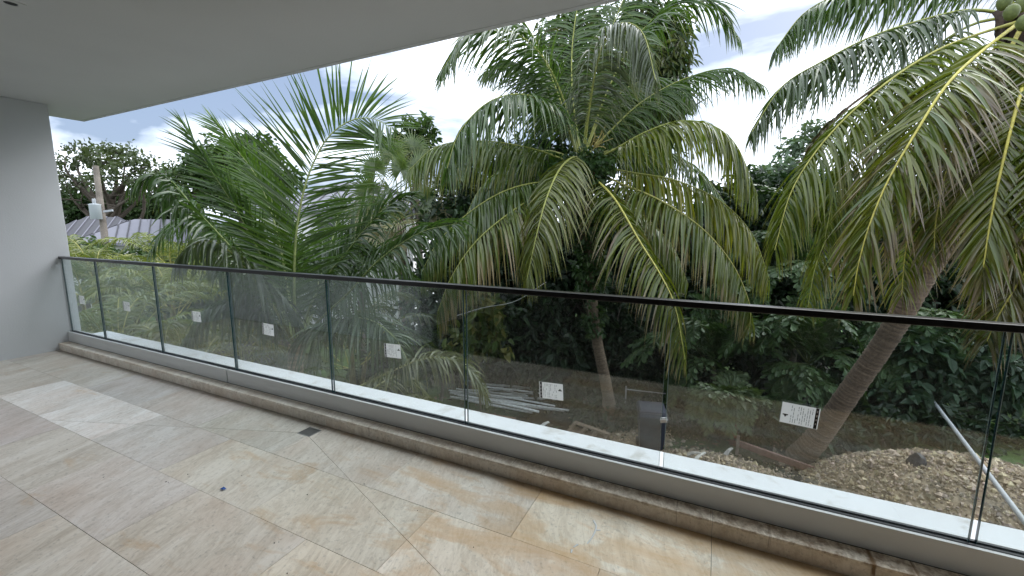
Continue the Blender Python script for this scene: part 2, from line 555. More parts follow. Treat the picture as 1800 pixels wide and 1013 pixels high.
for ri, (y0, y1, xo) in enumerate(rows):
    kk = -12
    while True:
        x0 = xo + kk * TL; x1 = x0 + TL; kk += 1
        if x1 < XW + 0.05: continue
        if x0 > XR - 0.05: break
        x0, x1 = max(x0, XW), min(x1, XR)
        v = rnd.uniform(0.93, 1.04)
        t = (v * rnd.uniform(0.98, 1.02), v, v * rnd.uniform(0.96, 1.03), 1)
        mid = (x0 + x1) / 2
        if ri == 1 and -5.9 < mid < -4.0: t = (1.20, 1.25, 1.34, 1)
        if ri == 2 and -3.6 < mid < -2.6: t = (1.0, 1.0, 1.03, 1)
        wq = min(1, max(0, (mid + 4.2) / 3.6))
        if t[0] < 1.1: t = (t[0] * (0.88 + .32 * wq), t[1] * (0.89 + .27 * wq), t[2] * (0.92 + .15 * wq), 1)  # brightens tiles rightwards, stronger light put into the tint, and warms the stone
        polys = [[(x0, y0), (x1, y0), (x1, y1), (x0, y1)]]
        for sgn in (1, -1):
            a, b, c = dline(sgn)
            new = []
            for p in polys:
                cxm = sum(q[0] for q in p) / len(p)
                if (sgn > 0 and -2.7 < mid < 0.6) or (sgn < 0 and -4.75 < mid < -2.7):
                    A_, B_ = clip(p, a, b, c), clip(p, -a, -b, -c)
                    if len(A_) > 2 and len(B_) > 2 and area(A_) > 0.004 and area(B_) > 0.004:
                        new += [A_, B_]; continue
                new.append(p)
            polys = new
        if ri == 0:                        # cut round the drain
            new = []
            for p in polys:
                l, r = clip(p, 1, 0, DR[0]), clip(p, -1, 0, -DR[1])
                m = clip(clip(p, -1, 0, -DR[0]), 1, 0, DR[1])
                lo, hi = clip(m, 0, 1, DR[2]) if len(m) > 2 else [], clip(m, 0, -1, -DR[3]) if len(m) > 2 else []
                new += [q for q in (l, r, lo, hi) if len(q) > 2 and area(q) > 0.0006]
            polys = new
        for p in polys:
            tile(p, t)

# floor drain
dr = empty('floor_drain', ((DR[0] + DR[1]) / 2, (DR[2] + DR[3]) / 2, -0.004))
tag(dr, 'small square dark metal floor drain grate beside the stone step', 'drain')
b = Buf()
for (xa, xb, ya, yb) in ((DR[0], DR[1], DR[2], DR[2] + .008), (DR[0], DR[1], DR[3] - .008, DR[3]), (DR[0], DR[0] + .008, DR[2] + .008, DR[3] - .008), (DR[1] - .008, DR[1], DR[2] + .008, DR[3] - .008)):
    obox(b, (xa, (ya + yb) / 2, -0.003), (xb, (ya + yb) / 2, -0.003), yb - ya, 0.006)
b.build('frame', MATS['steel'], dr)
for i in range(8):
    b = Buf(); x = DR[0] + 0.018 + i * 0.0139
    obox(b, (x, DR[2] + .008, -0.0045), (x, DR[3] - .008, -0.0045), 0.0065, 0.005)
    b.build('bar', MATS['steel'], dr)
for i in range(6):
    b = Buf(); y = DR[2] + 0.019 + i * 0.0152
    obox(b, (DR[0] + .008, y, -0.0085), (DR[1] - .008, y, -0.0085), 0.005, 0.003)
    b.build('bar', MATS['steel'], dr)
b = Buf(); obox(b, (DR[0] + .003, (DR[2] + DR[3]) / 2, -0.0105), (DR[1] - .003, (DR[2] + DR[3]) / 2, -0.0105), DR[3] - DR[2] - .006, 0.001)
b.build('sump', MATS['gasket'], dr)

# stone step under the railing
step = box('stone_step', XW, XR, YC + 0.03, YG + 0.05, -0.28, ZC - 0.02, MATS['grout']); tag(step, kind='structure')
kk = -9
while True:
    x0 = 0.075 + kk * TL; x1 = x0 + TL; kk += 1
    if x1 < XW + 0.03: continue
    if x0 > XR: break
    x0 = max(x0, XW)
    v = rnd.uniform(1.2, 1.32)
    o = box('curb_stone', x0 + .0008, x1 - .0008, YC, YC + 0.026, -0.008, ZC - 0.0205, MATS['travertine_curb'], step, 0.0015)
    o.color = (v, v * .99, v * .97, 1)
    o = box('curb_cap', x0 + .0008, x1 - .0008, YC - 0.003, YG + 0.05, ZC - 0.0195, ZC, MATS['travertine_curb'], step, 0.003, 2)
    v *= 1.03
    o.color = (v, v * .99, v * .97, 1)

# white concrete ledge outside
XL = -8.12
ledge = box('concrete_ledge', XL, XR, YG + 0.055, 2.935, -0.32, 0.0, MATS['ledge_paint'], None, 0.022, 3); tag(ledge, kind='structure')
# walls and ceiling
wl_ = box('wall_left', XL, XW, 0.30, YEND, -0.30, CEIL - 0.002, MATS['wall_paint'], None, 0.006, 2); tag(wl_, kind='structure')
ce = box('ceiling', XL - 0.0, XR, 0.30, 2.935, CEIL, CEIL + 0.30, MATS['ceiling_paint']); tag(ce, kind='structure')
box('edge_strip', XL, XR, 2.943, 2.99, CEIL, CEIL + 0.30, MATS['ceiling_paint'], ce)
box('drip_groove', XL, XR, 2.935, 2.943, CEIL + 0.006, CEIL + 0.29, MATS['ceiling_paint'], ce)
we = box('wall_right', XR, XR + 0.3, 0.30, 2.4, -0.30, CEIL - 0.002, MATS['wall_paint']); tag(we, kind='structure')
# the house front behind the camera and the unlit room one stands in
wf = box('wall_front_left', XL, -3.4, 0.05, 0.30, -0.3, CEIL + .3, MATS['wall_paint']); tag(wf, kind='structure')
wf = box('wall_front_right', 3.0, XR + .3, 0.05, 0.30, -0.3, CEIL + .3, MATS['wall_paint']); tag(wf, kind='structure')
wf = box('door_header', -3.398, 2.998, 0.05, 0.30, 2.75, CEIL + .3, MATS['black_metal']); tag(wf, kind='structure')
wf = box('door_track', -3.398, 2.998, 0.18, 0.298, -0.3, 0.004, MATS['black_metal']); tag(wf, kind='structure')
wf = box('room_floor', -3.9, 3.5, -6.0, 0.178, -0.3, -0.002, MATS['dark_floor']); tag(wf, kind='structure')
wf = box('room_wall_back', -3.9, 3.5, -6.2, -6.002, -0.3, CEIL + .3, MATS['room_wall']); tag(wf, kind='structure')
wf = box('room_wall_left', -4.1, -3.902, -6.2, 0.048, -0.3, CEIL + .3, MATS['room_wall']); tag(wf, kind='structure')
wf = box('room_wall_right', 3.502, 3.7, -6.2, 0.048, -0.3, CEIL + .3, MATS['room_wall']); tag(wf, kind='structure')
wf = box('room_ceiling', -3.898, 3.498, -5.998, 0.048, 2.9, CEIL + .3, MATS['room_wall']); tag(wf, kind='structure')
wf = box('storey_below', XL + .02, XR, 0.4, 2.2, GZ - 0.2, -0.302, MATS['wall_paint']); tag(wf, kind='structure')

# recessed ceiling light
cl = empty('ceiling_light', (-4.28, 1.29, CEIL))
tag(cl, 'small recessed white ceiling light at the upper left corner', 'ceiling light')
bm = bmesh.new()
ro, rj = 0.052, 0.034
for i in range(28):
    a = i / 28 * 2 * math.pi
    c_, s_ = math.cos(a), math.sin(a)
    m_ = max(abs(c_), abs(s_))
    bm.verts.new((c_ / m_ * 0.06, s_ / m_ * 0.06, -0.004))
    bm.verts.new((c_ * rj, s_ * rj, -0.004)); bm.verts.new((c_ * rj * .8, s_ * rj * .8, 0.012)); bm.verts.new((c_ / m_ * 0.0605, s_ / m_ * 0.0605, 0.0))
bm.verts.ensure_lookup_table()
for i in range(28):
    j = (i + 1) % 28
    V = bm.verts
    bm.faces.new((V[4 * i], V[4 * i + 1], V[4 * j + 1], V[4 * j])); bm.faces.new((V[4 * i + 1], V[4 * i + 2], V[4 * j + 2], V[4 * j + 1])); bm.faces.new((V[4 * i + 3], V[4 * i], V[4 * j], V[4 * j + 3]))
me = bpy.data.meshes.new('trim'); bm.to_mesh(me); bm.free()
link('trim', me, MATS['ceiling_paint'], cl, Vector((0, 0, -0.0005)))
box('lens', -4.28 - .03, -4.28 + .03, 1.26, 1.32, CEIL - .0022, CEIL - .0008, MATS['gasket'], cl)  # flat dark plate painted in for the shaded hole of the downlight

# ------------------------------------------------------------------ glass railing
rail = empty('glass_railing', (0, YG, ZC))
tag(rail, 'long frameless glass railing with slim black handrail and grey metal base shoe', 'railing')
ZT = 1.173
hr = box('handrail', XW + .002, XR - .002, YG - 0.028, YG + 0.028, ZT - 0.032, ZT, MATS['black_metal'], rail, 0.004, 2)
SJ = -4.064
for xa, xb in ((XW + .002, SJ - 0.009), (SJ + 0.009, XR - .002)):
    b = Buf()
    obox(b, (xa, YG - 0.034, 0.1525), (xb, YG - 0.034, 0.1525), 0.020, 0.127)
    obox(b, (xa, YG + 0.034, 0.1525), (xb, YG + 0.034, 0.1525), 0.020, 0.127)
    obox(b, (xa, YG, 0.100), (xb, YG, 0.100), 0.0478, 0.022)
    b.build('base_shoe', MATS['aluminium'], rail)
b = Buf()
for s in (-1, 1):
    obox(b, (XW + .003, YG + s * 0.0165, 0.2135), (XR - .003, YG + s * 0.0165, 0.2135), 0.0145, 0.0105)
b.build('gasket', MATS['gasket'], rail)
b = Buf()
obox(b, (XW + .003, YG - 0.036, ZC + 0.0008), (XR - .003, YG - 0.036, ZC + 0.0008), 0.024, 0.0016)
b.build('bedding_joint', MATS['gasket'], rail)
X0, PW = -6.499, 1.2609
JX = [XW + 0.006] + [X0 + i * PW for i in range(10)]
GT = 0.0085
panels = []
for i in range(len(JX) - 1):
    xa, xb = JX[i] + (0.010 if i else 0.004), JX[i + 1] - 0.010
    if xa > XR - .3: break
    xb = min(xb, XR - 0.01)
    me = box_mesh('glass_panel', xa, xb, YG - GT, YG + GT, 0.12, ZT - 0.033, 0.0016)
    me.materials.append(MATS['pane_glass']); me.materials.append(MATS['glass_edge']); me.materials.append(MATS['glass_arris'])
    for p in me.polygons:
        if abs(p.normal.y) < 0.5: p.material_index = 1
        elif abs(p.normal.y) < 0.95: p.material_index = 2
    o = link('glass_panel', me, None, rail)
    panels.append(o)
# paper data labels stuck on the glass
lab = [(0, -6.957, 0.652, 0, 0), (1, -5.879, 0.662, 0, -0.5), (2, -4.535, 0.673, 0, 1), (3, -3.462, 0.660, 0, -1.5), (4, -2.074, 0.650, 0, 2.4), (5, -0.844, 0.560, 0, 2.7), (6, 0.412, 0.660, 1, -3.0)]
for pi, lx, lz, flip, ang in lab:
    b = Buf(); lr = random.Random(pi)
    w, h = 0.152, 0.103
    yf = YG - GT - 0.0006
    ca, sa = math.cos(R(ang + (180 if flip else 0))), math.sin(R(ang + (180 if flip else 0)))
    def quad(x0, x1, z0, z1, dy, mat):
        v = []
        for (x, z) in ((x0, z0), (x1, z0), (x1, z1), (x0, z1)):
            v.append((lx + x * ca - z * sa, yf - dy, lz + x * sa + z * ca))
        b.add(v, [(0, 1, 2, 3)], (1, 1, 1), mat)
    v = []
    quad(-w / 2, w / 2, -h / 2, h / 2, 0, 0)
    quad(-w / 2 + .004, -w / 2 + .017, -h / 2 + .001, h / 2 - .001, 0.0003, 1)
    z = -h / 2 + .012
    for q in range(4):
        l_ = lr.uniform(.006, .012); quad(-w / 2 + .008, -w / 2 + .012, z + q * .021, z + q * .021 + l_, 0.0005, 0)
    quad(w / 2 - .030, w / 2 - .008, .006, .012, 0.0003, 1); quad(w / 2 - .024, w / 2 - .014, .012, .017, 0.0003, 1); quad(w / 2 - .021, w / 2 - .017, .017, .022, 0.0003, 2)
    for cidx in range(10):
        x = -w / 2 + .026 + cidx * .0092
        z = h / 2 - .008
        while z > -h / 2 + .012:
            l_ = lr.uniform(.006, .022)
            if lr.random() < .72: quad(x, x + .0026, max(z - l_, -h / 2 + .01), z, 0.0003, 2)
            z -= l_ + .004
    o = b.build('label_sticker', [MATS['sticker_paper'], MATS['ink'], MATS['grey_ink']], panels[pi])
# clip at the panel joint
cx = JX[6] 
b = Buf()
obox(b, (cx - .016, YG - .012, 0.50), (cx + .016, YG - .012, 0.51), 0.006, 0.018)
obox(b, (cx - .016, YG + .012, 0.50), (cx + .016, YG + .012, 0.51), 0.006, 0.018)
b.build('joint_clip', MATS['paper'], rail)

# ------------------------------------------------------------------ foliage generators
def frond(parent, ctrl, seed, nl=58, L=0.95, W=0.05, droop=1.0, lift=0.25, hint=(0, 0, 1), t0=0.16, green=(0.06, 0.115, 0.028), green2=(0.10, 0.16, 0.04),
          tip=(0.22, 0.22, 0.06), tipamt=0.15, dry=0.0, drycol=(0.30, 0.22, 0.15), rib=(0.26, 0.28, 0.07), ribr=0.022, a0=78, a1=26, fold=0.0, mat='palm_leaf', yellow=0.0, segs=6, petcol=None, fork=1.0):
    rs = np.random.RandomState(seed)
    q, T, ln = curve(ctrl, 60)
    hint = np.asarray(hint, float)
    t = np.linspace(t0, 0.995, nl)
    t = np.concatenate([t, t + 0.4 / nl]).clip(0, 1) + rs.randn(2 * nl) * 0.0025
    t = t.clip(t0 * .9, 1.0)
    side = np.concatenate([np.ones(nl), -np.ones(nl)])
    ui = t * 59
    P = np.stack([np.interp(ui, np.arange(60), q[:, i]) for i in range(3)], 1)
    TT = nrm(np.stack([np.interp(ui, np.arange(60), T[:, i]) for i in range(3)], 1))
    H = np.tile(hint, (len(t), 1))
    N = nrm(H - (H * TT).sum(1, keepdims=True) * TT)
    S = np.cross(TT, N)
    s = (t - t0) / (1 - t0)
    prof = np.interp(s, [0, .12, .35, .7, .9, 1], [.55, .85, 1, .82, .55, .34])
    Ln = L * prof * np.clip(1 + rs.randn(len(t)) * 0.11 - (rs.rand(len(t)) < .06) * rs.uniform(.2, .6, len(t)), .25, 1.4)
    ang = np.radians(np.interp(s, [0, 0.5, 1], [a0, (a0 + a1) / 2 + 4, a1])) + rs.randn(len(t)) * 0.10
    lf = lift + rs.randn(len(t)) * 0.09
    d = nrm(S * (side * np.sin(ang))[:, None] + TT * np.cos(ang)[:, None] + N * lf[:, None])
    dr = droop * np.clip(1 + rs.randn(len(t)) * 0.28, 0.25, 2.2) * np.interp(s, [0, .5, 1], [.85, 1, 1.05])
    brk = rs.rand(len(t)) < fold
    bp = rs.randint(1, 4, len(t))
    tw = rs.randn(len(t)) * 0.5
    shape = np.array([.35, .9, 1.0, .86, .6, .3, .02]) if segs == 6 else np.interp(np.linspace(0, 1, segs + 1), [0, .2, .5, .8, 1], [.4, 1, .95, .55, .03])
    g = np.array([0, 0, -1.0])
    cen = P.copy()
    V, C = [], []
    gm = rs.rand(len(t))
    basec = np.asarray(green) * (1 - gm[:, None]) + np.asarray(green2) * gm[:, None]
    ym = (np.clip(rs.rand(len(t)) * 0.9 + 0.1 * rs.randn(len(t)), 0, 1) * yellow)[:, None]
    basec = basec * (1 - ym) + np.array([0.30, 0.27, 0.035]) * ym
    dm = (rs.rand(len(t)) < dry) * rs.uniform(.5, 1, len(t))
    tl = tipamt * rs.uniform(.3, 1.7, len(t))
    for kx in range(segs + 1):
        f = kx / segs
        w = nrm(TT - (TT * d).sum(1, keepdims=True) * d)
        nn = np.cross(d, w)
        ct, st = np.cos(tw)[:, None], np.sin(tw)[:, None]
        w = w * ct + nn * st
        nn = np.cross(d, w)
        nn *= np.sign((nn * N).sum(1, keepdims=True) + 1e-6)
        hw = (W * 0.5 * shape[kx] * np.sqrt(np.clip(prof, .3, 1)))[:, None]
        V.append(np.stack([cen - w * hw, cen - nn * hw * 0.55, cen + w * hw], 1))
        m = np.clip((f - (1 - tl)) / 0.18, 0, 1)[:, None]
        cc = basec * (1 - m) + np.asarray(tip) * m
        dd = (np.clip(dm * (0.5 + 0.8 * f), 0, 1))[:, None]
        cc = cc * (1 - dd) + np.asarray(drycol) * dd
        C.append(np.repeat(cc[:, None], 3, 1))
        step_ = Ln / segs
        cen = cen + d * step_[:, None]
        gi = dr * (1.75 - 1.55 * f) / segs * 2.0
        d = d + g * gi[:, None]
        kb = brk & (bp == kx)
        d = np.where(kb[:, None], d * 0.35 + g * 1.1, d)
        d = nrm(d)
    V = np.stack(V, 1); C = np.stack(C, 1)       # leaf, ring, 3
    n = len(t)
    idx = np.arange(n * (segs + 1) * 3).reshape(n, segs + 1, 3)
    f1 = np.stack([idx[:, :-1, 0], idx[:, :-1, 1], idx[:, 1:, 1], idx[:, 1:, 0]], -1).reshape(-1, 4)
    f2 = np.stack([idx[:, :-1, 1], idx[:, :-1, 2], idx[:, 1:, 2], idx[:, 1:, 1]], -1).reshape(-1, 4)
    b = Buf()
    b.add(V.reshape(-1, 3), np.vstack([f1, f2]), C.reshape(-1, 3), 0, True)
    fo = b.build('frond', MATS[mat], parent)
    b2 = Buf()
    r_ = np.interp(np.linspace(0, 1, 30), [0, .06, .2, 1], [ribr * 2.1, ribr * 1.25, ribr, ribr * .22])
    qq = q[np.linspace(0, 59, 30).astype(int)]
    tube(b2, qq, r_, 6, rib, 0, True, flat=0.75)
    mo = link('midrib', b2.mesh('midrib'), MATS['stem'], fo, Vector((0, 0, 0)))
    return fo

def palm_trunk(parent, ctrl, radii, seed, col=(0.16, 0.12, 0.085), ring=0.035, name='trunk'):
    rs = np.random.RandomState(seed)
    q, T, ln = curve(ctrl, 2)
    n = max(40, int(ln / ring) * 3)
    q, T, ln = curve(ctrl, n)
    t = np.linspace(0, 1, n)
    r = np.interp(t, np.linspace(0, 1, len(radii)), radii)
    ph = np.cumsum(rs.uniform(.6, 1.4, n)) / 3 * 2 * np.pi
    r = r * (1 + 0.035 * np.sin(ph) + rs.randn(n) * 0.012)
    c = np.array(col) * (1 + 0.28 * np.sin(ph + 1)[:, None]) * rs.uniform(.75, 1.25, (n, 1))
    b = Buf()
    tube(b, q, r, 16, c, 0, True, jitter=0.018, rs=rs)
    return b.build(name, MATS['bark'], parent)

def leaf_arrays(b, c, d, u, L, W, col, fold=0.25, curl=0.15, mat=0):
    """folded six-point leaves"""
    s = nrm(np.cross(d, u)); n = np.cross(s, d)
    L = L[:, None]; W = W[:, None]
    dn = np.array([0, 0, -1.0])
    v = np.stack([c,
                  c + d * L * .30 + s * W * .46 + n * W * fold,
                  c + d * L * .68 + s * W * .38 + n * W * fold * .8 + dn * L * curl * .4,
                  c + d * L + dn * L * curl,
                  c + d * L * .68 - s * W * .38 + n * W * fold * .8 + dn * L * curl * .4,
                  c + d * L * .30 - s * W * .46 + n * W * fold], 1)
    k_ = len(c)
    i = np.arange(k_ * 6).reshape(k_, 6)
    f = np.vstack([i[:, [0, 1, 2, 3]], i[:, [0, 3, 4, 5]]])
    b.add(v.reshape(-1, 3), f, np.repeat(col, 6, axis=0), mat)

def crown(b, blobs, seed, nclust, per, L, W, cols, droop=0.4, cr=0.35, shell=0.55, updir=0.5):
    """clusters of leaves spread through ellipsoid lobes; blobs = [(centre, (rx,ry,rz))]"""
    rs = np.random.RandomState(seed)
    vol = np.array([r[0] * r[1] * r[2] for _, r in blobs]) ** 0.67
    pick = rs.choice(len(blobs), nclust, p=vol / vol.sum())
    C = np.array([tuple(blobs[i][0]) for i in pick]); RR = np.array([blobs[i][1] for i in pick])
    dr = nrm(rs.randn(nclust, 3))
    rad = shell + (1 - shell) * rs.rand(nclust) ** 0.6
    cc = C + dr * RR * rad[:, None] * (1 + 0.12 * rs.randn(nclust, 1))
    n = nclust * per
    ci = np.repeat(np.arange(nclust), per)
    ld = nrm(rs.randn(n, 3) + dr[ci] * 0.7 + np.array([0, 0, -droop]))
    sz = np.repeat(rs.uniform(.7, 1.3, nclust), per)
    p = cc[ci] + nrm(rs.randn(n, 3)) * (rs.rand(n, 1) ** .5) * cr
    up = nrm(rs.randn(n, 3) * 0.55 + np.array([0, 0, updir + .3]) + dr[ci] * 0.3)
    cols = np.array(cols)
    a = rs.randint(0, len(cols), nclust)[ci]
    m = rs.rand(n, 1)
    col = cols[a] * (1 - m * .5) + cols[rs.randint(0, len(cols), n)] * m * .5
    col = col * rs.uniform(.75, 1.25, (n, 1))
    leaf_arrays(b, p, ld, up, L * sz * rs.uniform(.7, 1.25, n), W * sz * rs.uniform(.75, 1.2, n), col, 0.2, 0.12)

def tree(name, label, base, top, r0, blobs, seed, nclust, per, L, W, cols, droop=.4, cr=.35, shell=.5, group=None, cat='tree', limbs=7, barkcol=(0.10, 0.085, 0.07), limb_r=None):
    rs = np.random.RandomState(seed + 1000)
    base = Vector(base); top = Vector(top)
    t = empty(name, base)
    tag(t, label, cat, group)
    b = Buf()
    mid = base.lerp(top, .5) + Vector((rs.randn() * .2, rs.randn() * .2, 0))
    q, T, ln = curve([base, mid, top], 16)
    tube(b, q, np.linspace(r0, r0 * .6, 16), 10, np.array(barkcol), 0, True, 0.05, rs)
    order = list(range(len(blobs))); rs.shuffle(order)
    for i in range(max(limbs, len(blobs))):
        c, r = blobs[order[i % len(blobs)]]
        s = q[rs.randint(8, 16)]
        e = np.array(tuple(c)) + rs.randn(3) * np.array(r) * .4
        m = (s + e) / 2 + rs.randn(3) * .12 * np.linalg.norm(e - s) + np.array([0, 0, .1 * np.linalg.norm(e - s)])
        lq, _, ll = curve([s, m, e], 10)
        tube(b, lq, np.linspace(limb_r or r0 * .5, .012, 10), 6, np.array(barkcol), 0, True, .05, rs)
        for j in range(3):
            k_ = rs.randint(4, 9)
            e2 = lq[k_] + rs.randn(3) * np.array(r) * .55
            l2, _, _ = curve([lq[k_], (lq[k_] + e2) / 2 + rs.randn(3) * .05, e2], 6)
            tube(b, l2, np.linspace((limb_r or r0 * .5) * .35, .006, 6), 5, np.array(barkcol), 0, False)
    b.build('trunk', MATS['bark'], t)
    b = Buf()
    crown(b, blobs, seed, nclust, per, L, W, cols, droop, cr, shell)
    b.build('crown', MATS['broad_leaf'], t)
    return t

def fish_leaf(parent, ctrl, seed, pin=11, pl=0.6, ll=0.21, col=(0.035, 0.075, 0.022), col2=(0.06, 0.11, 0.035), droop=0.5, t0=0.22, hint=(0, 0, 1)):
    """twice-divided fishtail palm leaf with wedge leaflets"""
    rs = np.random.RandomState(seed)
    q, T, ln = curve(ctrl, 40)
    b = Buf(); b2 = Buf()
    tube(b2, q[::4], np.linspace(.02, .005, len(q[::4])), 6, (0.10, 0.13, 0.04))
    P, D, U, Ls, Cs = [], [], [], [], []
    g = np.array([0, 0, -1.0])
    for i in range(pin):
        t = t0 + (1 - t0) * i / (pin - 1)
        k_ = int(t * 39)
        H = np.asarray(hint, float); N = nrm(H - (H @ T[k_]) * T[k_]); S = np.cross(T[k_], N)
        for sd in ((1, -1) if i < pin - 1 else (0,)):
            a = R(72 - 40 * t) if sd else 0
            d = nrm(S * sd * math.sin(a) + T[k_] * math.cos(a) + N * .12 + rs.randn(3) * .06)
            plen = pl * (1 - .55 * abs(t - .45)) * rs.uniform(.85, 1.1)
            pts = [q[k_]]
            for j in range(6):
                pts.append(pts[-1] + d * plen / 6); d = nrm(d + g * droop / 6 * 1.3)
            pts = np.array(pts)
            tube(b2, pts[::2], np.linspace(.007, .003, 4), 4, (0.09, 0.12, 0.04), cap=False)
            nlf = 8
            for j in range(nlf):
                u = (j + 1) / nlf * 6
                i0 = min(int(u), 5); p = pts[i0] + (pts[i0 + 1] - pts[i0]) * (u - i0)
                dd = nrm(pts[i0 + 1] - pts[i0]); sp_ = nrm(np.cross(dd, N))
                for s2 in ((1, -1) if j < nlf - 1 else (0,)):
                    aa = R(52)
                    ld = nrm(sp_ * s2 * math.sin(aa) + dd * math.cos(aa) + g * .3 + rs.randn(3) * .12) if s2 else dd
                    P.append(p); D.append(ld); U.append(nrm(N + rs.randn(3) * .3))
                    Ls.append(ll * rs.uniform(.8, 1.2) * (1 - .25 * abs(j / nlf - .5)))
                    m = rs.rand(); Cs.append((np.array(col) * (1 - m) + np.array(col2) * m) * rs.uniform(.8, 1.25))
    P, D, U, Ls, Cs = map(np.array, (P, D, U, Ls, Cs))
    s = nrm(np.cross(D, U)); n = np.cross(s, D); L_ = Ls[:, None]
    V = np.stack([P, P + D * L_ * .62 + s * L_ * .25 + n * L_ * .06, P + D * L_ * 1.0 + s * L_ * .16 + n * L_ * .04, P + D * L_ * .86, P + D * L_ * .98 - s * L_ * .13 + n * L_ * .04, P + D * L_ * .60 - s * L_ * .24 + n * L_ * .06], 1)
    k_ = len(P); i = np.arange(k_ * 6).reshape(k_, 6)
    b.add(V.reshape(-1, 3), np.vstack([i[:, [0, 1, 2, 3]], i[:, [0, 3, 4, 5]]]), np.repeat(Cs, 6, axis=0))
    fo = b.build('frond', MATS['broad_leaf'], parent)
    link('midrib', b2.mesh('midrib'), MATS['stem'], fo, Vector((0, 0, 0)))

def fan_leaf(parent, base, hub, seed, rad=0.75, face=None, col=(0.075, 0.125, 0.04), col2=(0.12, 0.17, 0.06), nseg=40, spread=285, droop=.7):
    rs = np.random.RandomState(seed)
    base, hub = np.array(tuple(base)), np.array(tuple(hub))
    ax = nrm(hub - base)
    face = nrm(np.asarray(face if face is not None else (0, -.4, 1), float) + rs.randn(3) * .2)
    N = nrm(face - (face @ ax) * ax); S = np.cross(ax, N)
    b = Buf()
    n = nseg
    th = np.radians(np.linspace(-spread / 2, spread / 2, n))
    d = nrm(ax * np.cos(th)[:, None] + S * np.sin(th)[:, None] + N * .18)
    Ln = rad * (1 - .18 * (np.abs(th) / th.max()) ** 2) * rs.uniform(.88, 1.08, n)
    w0 = rad * np.radians(spread) / n * .55
    cen = np.tile(hub, (n, 1)); V, C = [], []
    wid = [.06, .5, 1.0, .62, .34, .03]
    m = rs.rand(n)[:, None]; cb = np.array(col) * (1 - m) + np.array(col2) * m
    for kx in range(6):
        w = nrm(np.cross(N, d)); hw = w0 * .5 * wid[kx]
        V.append(np.stack([cen - w * hw, cen - N * hw * .8, cen + w * hw], 1))
        tipm = max(0, kx - 3) / 2 * .5
        C.append(np.repeat((cb * (1 - tipm) + np.array([.24, .20, .09]) * tipm)[:, None], 3, 1))
        cen = cen + d * (Ln / 5)[:, None]
        if kx >= 1: d = nrm(d + np.array([0, 0, -1.0]) * (droop * rs.uniform(.4, 1.6, n) * (kx / 4))[:, None] * .8)
    V = np.stack(V, 1); C = np.stack(C, 1)
    idx = np.arange(n * 18).reshape(n, 6, 3)
    f1 = np.stack([idx[:, :-1, 0], idx[:, :-1, 1], idx[:, 1:, 1], idx[:, 1:, 0]], -1).reshape(-1, 4)
    f2 = np.stack([idx[:, :-1, 1], idx[:, :-1, 2], idx[:, 1:, 2], idx[:, 1:, 1]], -1).reshape(-1, 4)
    b.add(V.reshape(-1, 3), np.vstack([f1, f2]), C.reshape(-1, 3), 0, True)
    fo = b.build('fan_leaf', MATS['palm_leaf'], parent)
    b2 = Buf(); q, _, _ = curve([base, (base + hub) / 2 + np.array([0, 0, .08]), hub], 8)
    tube(b2, q, np.linspace(.025, .012, 8), 6, (0.16, 0.18, 0.06))
    link('stalk', b2.mesh('stalk'), MATS['stem'], fo, Vector((0, 0, 0)))

